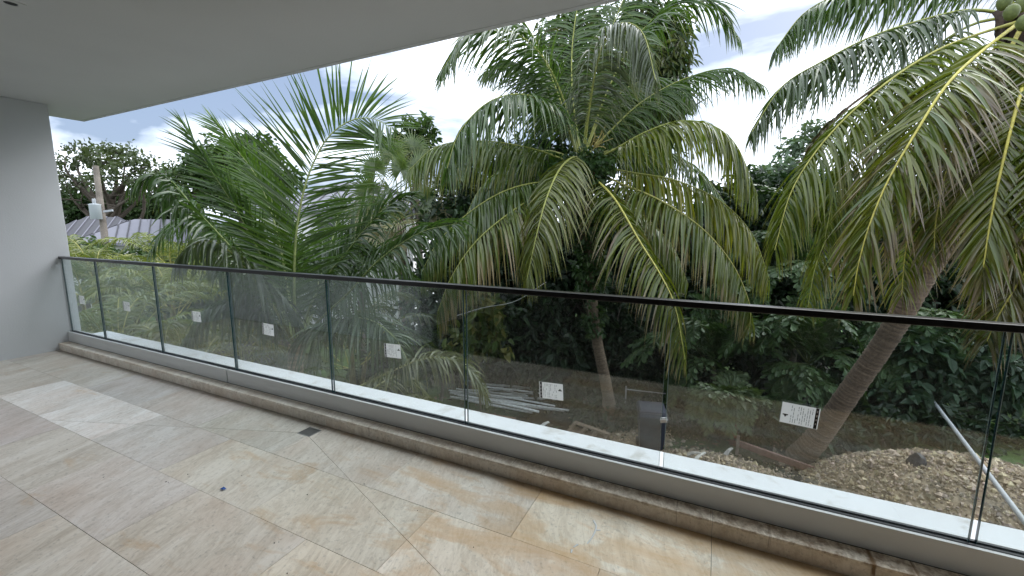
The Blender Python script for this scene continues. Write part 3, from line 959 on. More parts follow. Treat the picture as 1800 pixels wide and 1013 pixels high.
# ------------------------------------------------------------------ palm in the middle
def F(pts):
    return [at(*p) for p in pts]
DB = 9.3
palmB = empty('coconut_palm', on_z(1076, 752, GZ))
tag(palmB, 'large coconut palm in the centre with vine-covered upper trunk', 'palm tree')
crB = at(1022, 285, DB)
palm_trunk(palmB, [palmB.location, at(1066, 680, 10.1), at(1048, 590, 9.95), at(1036, 480, 9.7), at(1026, 380, 9.45), at(1022, 280, DB)], [.20, .135, .125, .12, .12, .125, .16, .17], 3)
G1 = dict(green=(0.042, 0.092, 0.020), green2=(0.085, 0.150, 0.034))
GY = dict(green=(0.070, 0.125, 0.018), green2=(0.145, 0.195, 0.030))
d = DB
fB = [
 # pts (px, py, depth), kwargs
 ([(1018, 275, d), (992, 178, d - .2), (953, 99, d - .5), (897, 56, d - .8), (820, 66, d - 1.1), (776, 125, d - 1.3)], dict(L=1.15, droop=.75, lift=.2, **G1)),
 ([(1016, 280, d), (1000, 232, d - .5), (965, 188, d - .9), (917, 166, d - 1.3), (858, 180, d - 1.6), (808, 232, d - 1.8), (786, 296, d - 1.9)], dict(L=1.15, droop=1.25, lift=.28, fold=.1, **G1)),
 ([(1010, 288, d), (937, 262, d + .1), (850, 248, d), (770, 257, d - .1), (718, 300, d - .2)], dict(L=1.15, droop=1.5, lift=.1, tipamt=.3, **GY)),
 ([(1012, 300, d), (1000, 318, d - .4), (937, 322, d - .9), (878, 340, d - 1.2), (818, 379, d - 1.4), (768, 428, d - 1.5), (742, 478, d - 1.5)], dict(L=1.05, droop=1.5, lift=.2, tipamt=.35, yellow=.15, **G1)),
 ([(1016, 305, d), (990, 322, d - .5), (930, 352, d - 1.2), (878, 388, d - 1.6), (832, 430, d - 1.8), (793, 488, d - 1.9), (768, 552, d - 1.9)], dict(L=1.1, droop=1.55, lift=.15, tipamt=.45, dry=.16, tip=(.32, .25, .12), drycol=(.34, .25, .14), yellow=.2, **GY)),
 ([(1022, 290, d), (1010, 276, d - .6), (985, 296, d - 1.3), (962, 345, d - 1.9), (944, 410, d - 2.2), (926, 492, d - 2.3)], dict(L=.95, droop=1.5, lift=.35, tipamt=.4, yellow=.25, green=(.10, .145, .04), green2=(.19, .22, .07))),
 ([(1028, 300, d), (1050, 318, d - .6), (1082, 352, d - 1.2), (1125, 425, d - 1.8), (1161, 483, d - 2.2), (1187, 540, d - 2.4), (1204, 632, d - 2.5)], dict(L=.95, droop=1.35, lift=.2, tipamt=.38, dry=.06, tip=(.32, .26, .15), rib=(.42, .40, .10), yellow=.3, **GY)),
 ([(1034, 296, d), (1090, 322, d - .5), (1156, 350, d - 1.0), (1230, 398, d - 1.4), (1286, 462, d - 1.6), (1317, 532, d - 1.7), (1318, 575, d - 1.7)], dict(L=1.0, droop=1.45, lift=.2, tipamt=.38, dry=.08, tip=(.32, .26, .14), rib=(.32, .31, .09), yellow=.25, **GY)),
 ([(1036, 290, d), (1070, 296, d - .2), (1114, 304, d - .4), (1190, 318, d - .7), (1268, 355, d - 1.0), (1322, 412, d - 1.1), (1352, 490, d - 1.2)], dict(L=1.1, droop=1.5, lift=.2, tipamt=.3, yellow=.8, **GY)),  # heavy yellow paints backlight glowing through these leaflets
 ([(1034, 284, d), (1071, 268, d - .3), (1134, 233, d - .7), (1195, 213, d - .9), (1253, 221, d - 1.1), (1297, 260, d - 1.2), (1332, 345, d - 1.2)], dict(L=1.15, droop=1.4, lift=.3, fold=.12, tipamt=.2, yellow=.4, **GY)),  # yellow share again paints backlight into the leaf colour
 ([(1030, 275, d), (1068, 235, d + .2), (1130, 178, d + .4), (1205, 138, d + .5), (1280, 121, d + .6), (1342, 150, d + .6)], dict(L=1.0, droop=1.0, lift=.1, **G1)),
 ([(1026, 272, d), (1034, 205, d - .5), (1050, 110, d - 1.0), (1072, 55, d - 1.3), (1102, 40, d - 1.6), (1132, 62, d - 1.8), (1152, 140, d - 2.0)], dict(L=1.05, droop=1.5, lift=.3, fold=.15, green=(.075, .10, .055), green2=(.12, .15, .08))),
 ([(1028, 270, d), (1060, 180, d - .1), (1100, 95, d - .2), (1146, 36, d - .3), (1195, 6, d - .4), (1255, 8, d - .5), (1296, 62, d - .6)], dict(L=1.0, droop=.7, lift=.15, **G1)),
 ([(1020, 270, d), (1006, 160, d + .4), (1008, 60, d + .6), (1030, -40, d + .7), (1080, -90, d + .7)], dict(L=1.1, droop=.7, lift=.2, hint=(.2, -1, .3), **G1)),
 ([(1016, 270, d), (975, 150, d + .3), (935, 60, d + .4), (885, 0, d + .4), (820, -20, d + .3)], dict(L=1.1, droop=.9, lift=.2, **G1)),
 ([(1026, 268, d), (1040, 150, d + .6), (1075, 50, d + .9), (1120, -40, d + 1.0), (1190, -70, d + 1.0)], dict(L=1.1, droop=.8, lift=.2, hint=(-.2, -1, .4), **G1)),
 ([(1030, 280, d), (1090, 260, d + .9), (1160, 262, d + 1.5), (1230, 300, d + 1.8), (1280, 365, d + 1.9)], dict(L=1.1, droop=1.4, lift=.2, **G1)),
 ([(1014, 282, d), (960, 265, d + .9), (900, 285, d + 1.6), (845, 330, d + 1.9), (812, 395, d + 2.0)], dict(L=1.1, droop=1.4, lift=.2, **G1)),
 ([(1018, 272, d), (985, 200, d + .3), (950, 140, d + .7), (900, 110, d + 1.0), (850, 130, d + 1.2)], dict(L=1.1, droop=1.0, lift=.2, **G1)),
 ([(1024, 280, d), (1060, 200, d + .9), (1110, 150, d + 1.4), (1170, 140, d + 1.7), (1220, 180, d + 1.8)], dict(L=1.05, droop=1.2, lift=.2, **G1)),
 ([(1024, 300, d), (1060, 330, d + .6), (1120, 370, d + .9), (1180, 430, d + .9), (1210, 500, d + .9)], dict(L=.95, droop=1.4, lift=.1, yellow=.2, **GY)),
]
for i, (pts, kw) in enumerate(fB):
    kw = dict(kw); kw.setdefault('ribr', .026); kw['L'] *= 1.25; kw['lift'] = kw.get('lift', .2) - .42 * kw['droop']; kw['droop'] *= .62
    frond(palmB, F(pts), 100 + i, nl=112, W=.044, **kw)
# flower stalk and dead sheaths
b = Buf(); rs = np.random.RandomState(4)
for i in range(14):
    p0 = np.array(at(1040, 262, d - .2)); p1 = np.array(at(1058 + rs.randn() * 8, 240 + rs.randn() * 10, d - .5))
    q, _, _ = curve([p0, (p0 + p1) / 2 + rs.randn(3) * .05, p1], 6); tube(b, q, .008, 4, (.40, .34, .12))
b.build('flower_stalk', MATS['stem'], palmB)
for i in range(7):
    b = Buf(); a = i * .9
    p0 = np.array(crB) + np.array([math.cos(a) * .15, math.sin(a) * .15, -.1]); p1 = p0 + np.array([math.cos(a) * .25, math.sin(a) * .25, -.25]); p2 = p1 + np.array([math.cos(a) * .06, math.sin(a) * .06, -.9])
    q, _, _ = curve([p0, p1, p2], 10); tube(b, q, np.linspace(.05, .015, 10), 6, (.13, .075, .045), jitter=.2, rs=rs)
    b.build('dead_sheath', MATS['bark'], palmB)
# vine on its upper trunk
vine = empty('climbing_vine', at(1036, 480, 9.7))
tag(vine, 'leafy green vine wrapped round the upper trunk of the central palm', 'vine')
b = Buf()
q, _, _ = curve([at(1050, 600, 9.9), at(1020, 500, 9.6), at(1045, 400, 9.3), at(1012, 330, 9.1), at(1030, 270, 9.0)], 30)
tube(b, q, .012, 5, (.07, .06, .04)); b.build('stem', MATS['bark'], vine)
b = Buf()
bl = [(at(1008, 315, 9.1), (.55, .45, .5)), (at(1040, 300, 9.0), (.45, .4, .45)), (at(1024, 380, 9.35), (.38, .38, .6)), (at(1036, 470, 9.6), (.32, .32, .75)), (at(1046, 560, 9.8), (.18, .18, .4))]
crown(b, bl, 71, 420, 9, .12, .09, [(.03, .07, .02), (.045, .095, .03), (.06, .11, .03)], .5, .16, .55)
b.build('foliage', MATS['broad_leaf'], vine)

# ------------------------------------------------------------------ leaning palm on the right
palmC = empty('coconut_palm', on_z(1402, 806, GZ))
tag(palmC, 'leaning coconut palm on the right with thick ringed trunk', 'palm tree')
DC = 4.9
crC = at(1800, 25, DC)
palm_trunk(palmC, [palmC.location, at(1440, 765, 8.6), at(1500, 680, 7.9), at(1562, 590, 7.3), at(1620, 490, 6.8), at(1676, 385, 6.3), at(1730, 250, 5.8), at(1790, 60, 5.1)], [.25, .20, .18, .17, .165, .16, .145, .13, .15], 8, col=(.17, .125, .095), ring=.075)
d = DC
YB = dict(rib=(.42, .38, .08), yellow=.5, tipamt=.4, tip=(.24, .185, .10), dry=.12, drycol=(.24, .19, .15))
fC = [
 ([(1795, 15, d + .5), (1720, -25, d + .8), (1600, -35, d + 1.0), (1490, -14, d + 1.1), (1415, 22, d + 1.2), (1362, 88, d + 1.2)], dict(L=.75, droop=1.5, lift=.1, **G1)),
 ([(1795, 30, d + .3), (1705, 18, d + .4), (1605, 40, d + .5), (1526, 67, d + .5), (1447, 107, d + .5), (1375, 152, d + .5), (1322, 232, d + .5)], dict(L=.85, droop=1.35, lift=.15, green=(.05, .09, .035), green2=(.095, .14, .055))),
 ([(1795, 38, d), (1720, 60, d), (1645, 90, d - .05), (1566, 140, d - .1), (1487, 207, d - .1), (1428, 275, d - .1), (1388, 345, d - .1), (1362, 440, d - .1)], dict(L=.85, droop=1.3, lift=.2, rib=(.34, .33, .08), yellow=.25, tipamt=.3, **GY)),
 ([(1805, 30, d - .2), (1724, 92, d - .5), (1664, 150, d - .7), (1607, 238, d - .85), (1560, 320, d - .9), (1527, 400, d - .95), (1508, 470, d - .95), (1500, 520, d - .95)], dict(L=.78, droop=.6, lift=.1, a0=50, a1=18, **{**GY, **YB, 'dry': .14, 'yellow': .5})),
 ([(1815, 30, d - .3), (1802, 130, d - .8), (1780, 215, d - 1.1), (1756, 315, d - 1.2), (1740, 395, d - 1.25), (1728, 475, d - 1.3), (1726, 500, d - 1.3)], dict(L=.70, droop=.5, lift=.1, a0=48, a1=18, **{**GY, **YB, 'dry': .16})),
 ([(1840, 60, d - .4), (1860, 210, d - .7), (1850, 340, d - .8), (1815, 450, d - .85), (1755, 555, d - .9), (1735, 600, d - .9)], dict(L=.75, droop=.8, lift=.1, **{**GY, **YB, 'dry': .75, 'drycol': (.20, .15, .10)})),
 ([(1830, 30, d - .4), (1850, 120, d - 1.0), (1838, 230, d - 1.3), (1815, 330, d - 1.4), (1800, 420, d - 1.4)], dict(L=.6, droop=1.1, lift=.15, **{**GY, **YB})),
 ([(1795, 45, d + .3), (1715, 120, d + .5), (1655, 220, d + .6), (1615, 330, d + .6), (1592, 440, d + .6), (1585, 520, d + .6)], dict(L=.75, droop=.9, lift=.1, **{**GY, **YB, 'dry': .2})),
 ([(1790, 60, d + .4), (1700, 150, d + .9), (1600, 230, d + 1.1), (1500, 340, d + 1.2), (1440, 450, d + 1.2), (1420, 540, d + 1.2)], dict(L=.8, droop=1.3, lift=.1, yellow=.4, tipamt=.4, **GY)),
 ([(1800, 50, d + .2), (1760, 180, d + .4), (1735, 300, d + .4), (1728, 400, d + .4)], dict(L=.6, droop=1.0, lift=.1, **{**GY, **YB, 'dry': .7})),
 ([(1805, 30, d - .1), (1762, 110, d - .3), (1702, 205, d - .5), (1664, 300, d - .55), (1645, 390, d - .55), (1642, 440, d - .55)], dict(L=.72, droop=.8, lift=.1, a0=62, **{**GY, **YB, 'dry': .25})),
 ([(1815, 40, d - .2), (1795, 180, d - .6), (1782, 330, d - .8), (1785, 440, d - .85), (1800, 520, d - .85)], dict(L=.66, droop=.6, lift=.1, a0=60, **{**GY, **YB, 'dry': .3})),
 ([(1798, 28, d + .4), (1705, 45, d + .6), (1610, 112, d + .7), (1530, 208, d + .8), (1474, 315, d + .8), (1450, 420, d + .8)], dict(L=.85, droop=1.3, lift=.15, yellow=.2, **GY)),
 ([(1850, 150, d - .2), (1838, 320, d - .3), (1800, 450, d - .35), (1762, 560, d - .4)], dict(L=.7, droop=.7, lift=.1, **{**GY, **YB, 'dry': .8, 'drycol': (.15, .11, .075)})),
 ([(1800, 10, d + .2), (1800, -120, d + .4), (1720, -220, d + .6), (1600, -240, d + .7)], dict(L=.8, droop=1.2, **G1)),
 ([(1810, 10, d + .2), (1880, -100, d + .4), (1990, -120, d + .6), (2080, -20, d + .7)], dict(L=.8, droop=1.2, **G1)),
]
for i, (pts, kw) in enumerate(fC):
    kw = dict(kw); kw.setdefault('ribr', .02); kw['L'] *= 1.2; kw['lift'] = kw.get('lift', .2) - .35 * kw['droop']; kw['droop'] *= .6
    frond(palmC, F(pts), 200 + i, nl=134, W=.035, **kw)
frond(palmC, F([(1560, 140, d + .25), (1490, 190, d + .3), (1440, 240, d + .3), (1408, 292, d + .3)]), 230, nl=30, L=.22, W=.05, droop=.6, a0=22, a1=12, dry=1.0, drycol=(.17, .12, .085), rib=(.15, .1, .07), t0=.35)
def coconut(p, r, col, parent):
    bm = bmesh.new(); bmesh.ops.create_icosphere(bm, subdivisions=3, radius=r)
    for v in bm.verts:
        th = math.atan2(v.co.y, v.co.x)
        v.co *= 1 + .05 * math.cos(3 * th) * (1 - abs(v.co.z) / r)
        v.co.z *= 1.25
        if v.co.z < 0: v.co.x *= .92; v.co.y *= .92
    for f in bm.faces: f.smooth = True
    me = bpy.data.meshes.new('coconut'); bm.to_mesh(me); bm.free()
    a = me.attributes.new('Col', 'FLOAT_COLOR', 'POINT')
    a.data.foreach_set('color', np.tile(np.array(col + (1,)), (len(me.vertices), 1)).ravel())
    link('coconut', me, MATS['stem'], parent, Vector(p) - parent.location)
for px, py, dd in ((1778, 22, 4.5), (1797, 8, 4.55), (1800, 40, 4.4), (1765, 5, 4.7), (1785, -12, 4.7)):
    coconut(at(px, py, dd), .066, (.10, .125, .035), palmC)
rs = np.random.RandomState(9)
for i in range(12):
    b = Buf(); p0 = np.array(at(1790 + rs.randn() * 12, 20 + rs.randn() * 12, 4.95)); p1 = p0 + np.array([rs.randn() * .10 + .05, rs.randn() * .1, -.15]); p2 = p1 + np.array([rs.randn() * .05, rs.randn() * .05, -.5])
    q, _, _ = curve([p0, p1, p2], 8); tube(b, q, np.linspace(.05, .015, 8), 6, (.05, .035, .025), jitter=.25, rs=rs)
    b.build('dead_sheath', MATS['bark'], palmC)

# ------------------------------------------------------------------ young palm on the left
palmA = empty('young_coconut_palm', at(523, 640, 7.0))
DA = 7.0
palmA.location.z = GZ
tag(palmA, 'young coconut palm with tall upright feathery fronds left of centre', 'palm tree')
bA = at(521, 600, DA)
palm_trunk(palmA, [palmA.location, (palmA.location.x, palmA.location.y, -1.9), at(520, 660, DA), at(520, 605, DA)], [.2, .17, .15, .13, .11], 12, col=(.30, .24, .15), ring=.07)
GA = dict(green=(.060, .125, .028), green2=(.10, .17, .045), rib=(.34, .40, .15), tipamt=.06)
GB = dict(green=(.05, .105, .03), green2=(.08, .14, .045), rib=(.22, .27, .09), tipamt=.1)
d = DA
vh = tuple(-ray(560, 350).normalized())
fA = [
 ([(521, 600, d - .1), (517, 500, d - .6), (522, 400, d - .9), (540, 315, d - 1.0), (572, 248, d - 1.1), (612, 214, d - 1.2), (652, 208, d - 1.3), (690, 226, d - 1.5)], dict(L=1.25, W=.036, droop=.10, lift=.0, hint=(vh[0] + .3, vh[1], vh[2]), a0=62, a1=40, nl=118, t0=.13, **GA)),
 ([(519, 600, d), (505, 500, d + .4), (485, 400, d + .5), (455, 318, d + .5), (415, 262, d + .4), (376, 214, d + .3)], dict(L=.95, droop=.15, lift=.35, hint=(.3, -1, .3), a0=50, a1=16, **{**GA, 'green': (.075, .16, .02), 'green2': (.12, .22, .035)})),
 ([(517, 600, d), (490, 520, d + .3), (455, 440, d + .4), (412, 362, d + .3), (370, 298, d + .2), (322, 218, d)], dict(L=.9, droop=.15, lift=.4, hint=(.3, -1, .3), a0=45, a1=14, **GB)),
 ([(515, 600, d), (470, 520, d - .2), (410, 440, d - .4), (345, 370, d - .6), (300, 318, d - .7), (268, 310, d - .8), (235, 325, d - .9)], dict(L=.95, droop=1.2, lift=.1, fold=.45, W=.055, **GB)),
 ([(515, 600, d), (475, 530, d - .6), (430, 470, d - 1.0), (390, 432, d - 1.3), (350, 425, d - 1.5), (318, 455, d - 1.6)], dict(L=1.0, droop=1.5, lift=.2, fold=.3, green=(.065, .10, .05), green2=(.11, .15, .08), tipamt=.1)),
 ([(523, 600, d), (550, 530, d), (578, 482, d - .1), (608, 446, d - .2), (642, 402, d - .3), (680, 364, d - .4), (722, 346, d - .6)], dict(L=.95, droop=.45, lift=.2, hint=(-.2, -1, .5), a0=60, a1=18, **GB)),
 ([(525, 605, d), (565, 560, d - .4), (616, 512, d - .7), (655, 468, d - .9), (697, 434, d - 1.1), (746, 406, d - 1.3), (800, 394, d - 1.5)], dict(L=1.15, droop=.85, lift=.1, hint=(-.3, -.8, .6), a0=75, a1=20, fold=.08, **GB)),
 ([(519, 600, d), (508, 500, d + .5), (490, 400, d + .8), (470, 330, d + .9), (440, 280, d + 1.0)], dict(L=1.0, droop=.3, lift=.2, hint=(0, -1, .3), a0=50, **GA)),
 ([(525, 600, d), (560, 500, d + .6), (585, 420, d + 1.0), (600, 350, d + 1.2)], dict(L=1.0, droop=.5, lift=.2, hint=(0, -1, .3), **GA)),
 ([(515, 605, d), (470, 560, d - .3), (420, 535, d - .5), (370, 545, d - .7), (325, 600, d - .8)], dict(L=.8, droop=1.4, lift=.2, **GB)),
 ([(515, 600, d), (465, 500, d + .4), (410, 425, d + .7), (350, 385, d + .9), (300, 400, d + 1.0), (270, 440, d + 1.0)], dict(L=1.0, droop=1.2, lift=.2, **GB)),
 ([(525, 605, d), (580, 570, d - .6), (640, 560, d - 1.0), (690, 590, d - 1.2), (720, 640, d - 1.3)], dict(L=1.1, droop=1.3, lift=.15, **GB)),
 ([(517, 600, d), (480, 510, d + .8), (430, 440, d + 1.4), (380, 420, d + 1.7), (340, 450, d + 1.8)], dict(L=1.0, droop=1.1, lift=.2, **GA)),
 ([(524, 600, d), (570, 520, d + .9), (630, 470, d + 1.5), (690, 460, d + 1.9), (740, 500, d + 2.0)], dict(L=1.0, droop=1.2, lift=.2, **GB)),
]
for i, (pts, kw) in enumerate(fA):
    kw = dict(kw); nl = kw.pop('nl', 84); W_ = kw.pop('W', .042)
    frond(palmA, F(pts), 300 + i, nl=nl, W=W_, ribr=.024, **kw)

# palm sapling whose one frond arches into view above the ledge
sap = empty('palm_sapling', Vector((at(600, 700, 5.6).x, at(600, 700, 5.6).y, GZ)))
tag(sap, 'palm sapling with one arching pale frond just above the white ledge', 'palm tree')
sb = Vector((sap.location.x, sap.location.y, -1.15))
palm_trunk(sap, [sap.location, (sb.x, sb.y, -2.2), sb], [.13, .11, .08], 14, col=(.28, .22, .14))
GP = dict(green=(.12, .15, .06), green2=(.17, .19, .085), rib=(.40, .40, .16), tipamt=.2)
frond(sap, [sb] + F([(600, 700, 5.6), (640, 676, 5.6), (690, 652, 5.6), (742, 632, 5.6), (785, 630, 5.6), (825, 652, 5.6), (852, 700, 5.6)]), 401, nl=60, L=.62, W=.034, droop=.95, lift=.45, t0=.3, ribr=.02, **GP)
for i in range(6):
    a = i * 1.05 + .5
    dx, dy = math.cos(a), math.sin(a)
    frond(sap, [sb, sb + Vector((dx * .5, dy * .5, .35)), sb + Vector((dx * 1.2, dy * 1.2, .35)), sb + Vector((dx * 1.8, dy * 1.8, -.2))], 410 + i, nl=36, L=.55, W=.036, droop=1.0, **GP)

# ------------------------------------------------------------------ feathery clumping palms at lower left
def areca(px, py, dpt, seed, label, n=15, ln=2.1, green=(.085, .14, .03), green2=(.16, .21, .05), zoff=None):
    rs = np.random.RandomState(seed)
    c = at(px, py, dpt)
    e = empty('areca_palm', (c.x, c.y, GZ))
    tag(e, label, 'palm tree', 'feathery clumping palms at the lower left')
    for i in range(n):
        a = i / n * 2 * np.pi * 2.618 + rs.randn() * .2
        el = rs.uniform(.25, 1.15)
        hd = np.array([math.cos(a), math.sin(a), 0])
        r0 = rs.uniform(.05, .35)
        b0 = np.array([c.x, c.y, c.z + rs.uniform(-.7, .1)]) + hd * r0
        L_ = ln * rs.uniform(.75, 1.15)
        up = np.array([0, 0, 1.0])
        p1 = b0 + (hd * math.cos(el) + up * math.sin(el)) * L_ * .4
        p2 = p1 + (hd * math.cos(el * .45) + up * math.sin(el * .45)) * L_ * .33
        p3 = p2 + (hd * .85 - up * .35) * L_ * .32
        if i % 3 == 0:
            b = Buf(); q, _, _ = curve([(b0[0] * .3 + c.x * .7, b0[1] * .3 + c.y * .7, GZ), (b0 + np.array([c.x, c.y, GZ])) / 2, b0], 20)
            tube(b, q, np.linspace(.05, .03, 20), 8, np.array([.19, .17, .07]) * np.where(np.arange(20) % 3 == 0, .55, 1)[:, None]); b.build('cane', MATS['stem'], e)
        frond(e, [b0, p1, p2, p3], seed * 50 + i, nl=40, L=.5 * ln / 2.1, W=.035, droop=.75, lift=.35, t0=.22, green=green, green2=green2, rib=(.36, .33, .09), ribr=.013, tipamt=.08, a0=62, a1=22, yellow=.3, segs=4)
areca(205, 600, 9.0, 21, 'yellow-green feathery palm clump behind the second glass panel from the wall', 17)
areca(330, 640, 8.6, 22, 'feathery palm clump with a low arching frond just over the ledge', 15, green=(.10, .13, .04), green2=(.19, .20, .07))
areca(150, 520, 11.5, 23, 'feathery palm clump nearest the white side wall', 15, green=(.055, .115, .03), green2=(.10, .17, .05))
areca(300, 520, 12.0, 24, 'bright yellow-green feathery palm clump below the distant roof', 17, green=(.13, .19, .03), green2=(.24, .27, .05))
areca(420, 610, 9.5, 25, 'dark feathery palm clump left of the young coconut palm trunk', 15, green=(.05, .10, .03), green2=(.09, .14, .045))
areca(230, 500, 16.0, 26, 'small yellow-green feathery palm clump at the utility pole base', 15, 2.3, green=(.14, .20, .03), green2=(.26, .28, .05))
areca(620, 600, 9.6, 27, 'shaded feathery palm clump right of the young coconut palm trunk', 13, green=(.04, .085, .025), green2=(.07, .115, .04))

# ------------------------------------------------------------------ fan palm
fan = empty('fan_palm', (at(705, 400, 14).x, at(705, 400, 14).y, GZ))
tag(fan, 'pale green fan palm between the young palm and the central palm', 'palm tree')
fc = at(705, 385, 14)
palm_trunk(fan, [fan.location, (fc.x, fc.y, -1), (fc.x, fc.y, fc.z)], [.2, .16, .15], 31, col=(.14, .11, .08))
rs = np.random.RandomState(77)
areca(300, 470, 15.0, 28, 'yellow-green feathery palm clump in front of the pale metal roof house', 15, 2.2, green=(.10, .16, .03), green2=(.20, .24, .05))
areca(165, 470, 14.0, 29, 'yellow-green feathery palm clump between the utility pole and the white wall', 15, 2.2, green=(.09, .15, .03), green2=(.18, .22, .05))
for i, (px, py, dd) in enumerate([(660, 300, 14), (690, 275, 14.2), (705, 300, 13.6), (735, 300, 14), (650, 340, 13.6), (690, 345, 13.3), (745, 350, 13.6), (640, 372, 13.8), (700, 395, 13.1), (770, 375, 13.5), (715, 420, 13.2), (672, 410, 13.3), (790, 400, 14.0), (755, 285, 14.8), (640, 400, 14), (725, 265, 14.6), (775, 330, 14.5)]):
    h = np.array(at(px, py, dd)); b0 = np.array(fc)
    low = (py > 360)
    fan_leaf(fan, b0, h, 500 + i, rad=.86, face=(rs.randn() * .3, -1.0, .3) if not low else (rs.randn() * .3, -1.0, .6), droop=.8 if not low else 1.4,
             **({} if not low else dict(col=(.19, .19, .09), col2=(.27, .26, .14))))

# ------------------------------------------------------------------ broadleaf trees
DK = [(.012, .030, .012), (.016, .039, .015), (.022, .048, .019), (.03, .058, .023)]  # greens darkened so leaf colour carries the canopy's deep shade
MD = [(.035, .075, .02), (.05, .10, .028), (.065, .12, .035)]
LT = [(.06, .115, .03), (.085, .15, .04), (.11, .17, .05)]
def bl(*a):
    return [(at(px, py, dd), r) for (px, py, dd, r) in a]
def g_at(px, py, dd):
    p = at(px, py, dd); return Vector((p.x, p.y, GZ))
# far left umbrella tree
tree('umbrella_tree', 'wide spreading tree with open layered crown behind the utility pole', g_at(185, 400, 34), at(195, 350, 34), .45,
     bl((130, 285, 34, (2.6, 2.5, .7)), (185, 275, 34, (2.5, 2.5, .6)), (235, 285, 33, (2.8, 2.5, .7)), (285, 300, 33, (2.0, 2, .6)), (120, 320, 33, (2.0, 2, .7)), (190, 312, 32, (3.0, 2, .6)), (255, 318, 33, (2.6, 2, .6)), (160, 262, 35, (2, 2, .4)), (225, 266, 35, (2, 2, .4)), (80, 300, 34, (3, 2, .9))),
     601, 300, 11, .34, .18, [(.05, .075, .028), (.07, .10, .04), (.09, .12, .05)], .2, .5, .3, limbs=16, barkcol=(.09, .075, .06), limb_r=.2)
tree('shade_tree', 'dense dark green tree low behind the utility pole', g_at(150, 430, 36), at(150, 390, 36), .35,
     bl((130, 375, 36, (2.8, 2, 1.8)), (190, 365, 37, (2.8, 2, 1.6)), (250, 375, 37, (2.6, 2, 1.5)), (110, 350, 37, (1.8, 2, 1.3)), (300, 365, 38, (2.4, 2, 1.7)), (120, 410, 36, (2.4, 2, 1.4))),
     602, 900, 12, .40, .22, MD, .4, .5, .4)
tree('rounded_tree', 'rounded green tree rising behind the young palm fronds', g_at(420, 380, 26), at(420, 330, 26), .3,
     bl((405, 285, 26, (1.6, 1.5, 1.0)), (450, 270, 26, (1.5, 1.5, .9)), (370, 300, 26, (1.5, 1.5, 1.0)), (425, 330, 25, (2.2, 1.5, 1.4)), (340, 330, 26, (1.6, 1.5, 1.2)), (480, 320, 26, (1.4, 1.4, 1.2))),
     603, 800, 12, .34, .19, MD + [(.07, .11, .03)], .3, .45, .4)
tree('slender_tree', 'light green leafy branch tips standing against the sky above the fan palm', g_at(735, 420, 17), at(730, 300, 17), .16,
     bl((722, 240, 17, (.75, .6, .55)), (745, 230, 17, (.5, .5, .45)), (690, 255, 17, (.5, .5, .35)), (735, 275, 17, (.8, .6, .6)), (705, 270, 17.2, (.5, .5, .4))),
     604, 170, 10, .30, .13, LT + MD, .1, .25, .3)
tree('hedge_tree', 'mid green bush in front of the white house', g_at(625, 420, 16), at(625, 400, 16), .15,
     bl((668, 380, 16.5, (.7, .7, .7)), (660, 420, 16, (1.0, .9, .8)), (590, 455, 15.5, (1.2, .9, .7)), (545, 460, 15.5, (1.2, .9, .8))),
     605, 420, 11, .24, .13, MD + LT, .3, .3, .4)
tree('dark_tree', 'dark leafy tree between the fan palm and the central palm', g_at(840, 560, 13.5), at(840, 420, 13.5), .22,
     bl((800, 370, 14, (1.2, 1, 1.2)), (860, 330, 14, (1.4, 1, 1.3)), (900, 400, 13.5, (1.6, 1, 1.5)), (830, 450, 13.3, (1.6, 1, 1.4)), (930, 500, 13, (1.6, 1, 1.4)), (860, 560, 12.6, (1.7, 1, 1.3)), (780, 520, 13, (1.4, 1, 1.4)), (940, 300, 14, (1.3, 1, 1.2))),
     606, 1500, 11, .26, .13, DK + MD[:1], .5, .3, .5)
tree('mango_tree', 'tall tree with long drooping glossy leaves behind the central palm crown', g_at(1140, 560, 12.8), at(1145, 200, 12.8), .25,
     bl((1165, 70, 12.8, (.75, .8, .9)), (1160, 130, 12.6, (.85, .8, 1.0)), (1150, 190, 12.6, (.9, .8, .9)), (1120, 250, 12.6, (1.1, .9, 1.0)), (1130, 40, 13, (.7, .7, .8)), (1100, 150, 13, (.9, .8, 1.1)), (1010, 80, 13.2, (1.2, .8, 1.3)), (1060, 200, 13, (1.2, .9, 1.2)), (990, 180, 13.2, (1.0, .8, 1.0))),
     607, 1100, 10, .33, .085, [(.035, .07, .02), (.05, .095, .028), (.07, .115, .03), (.11, .13, .04)], 1.3, .3, .45)
tree('pale_tree', 'pale blue-green tree against the white sky between the two coconut palms', g_at(1410, 420, 17), at(1410, 300, 17), .2,
     bl((1432, 238, 17, (.5, .5, .35)), (1400, 262, 17, (.5, .5, .35)), (1375, 300, 16.5, (.8, .8, .4)), (1340, 315, 16, (.7, .7, .4)), (1400, 322, 16, (1.0, .8, .5)), (1345, 345, 15.5, (.7, .7, .5))),
     608, 260, 9, .26, .13, [(.12, .18, .12), (.15, .21, .14), (.10, .16, .08)], .3, .3, .35)
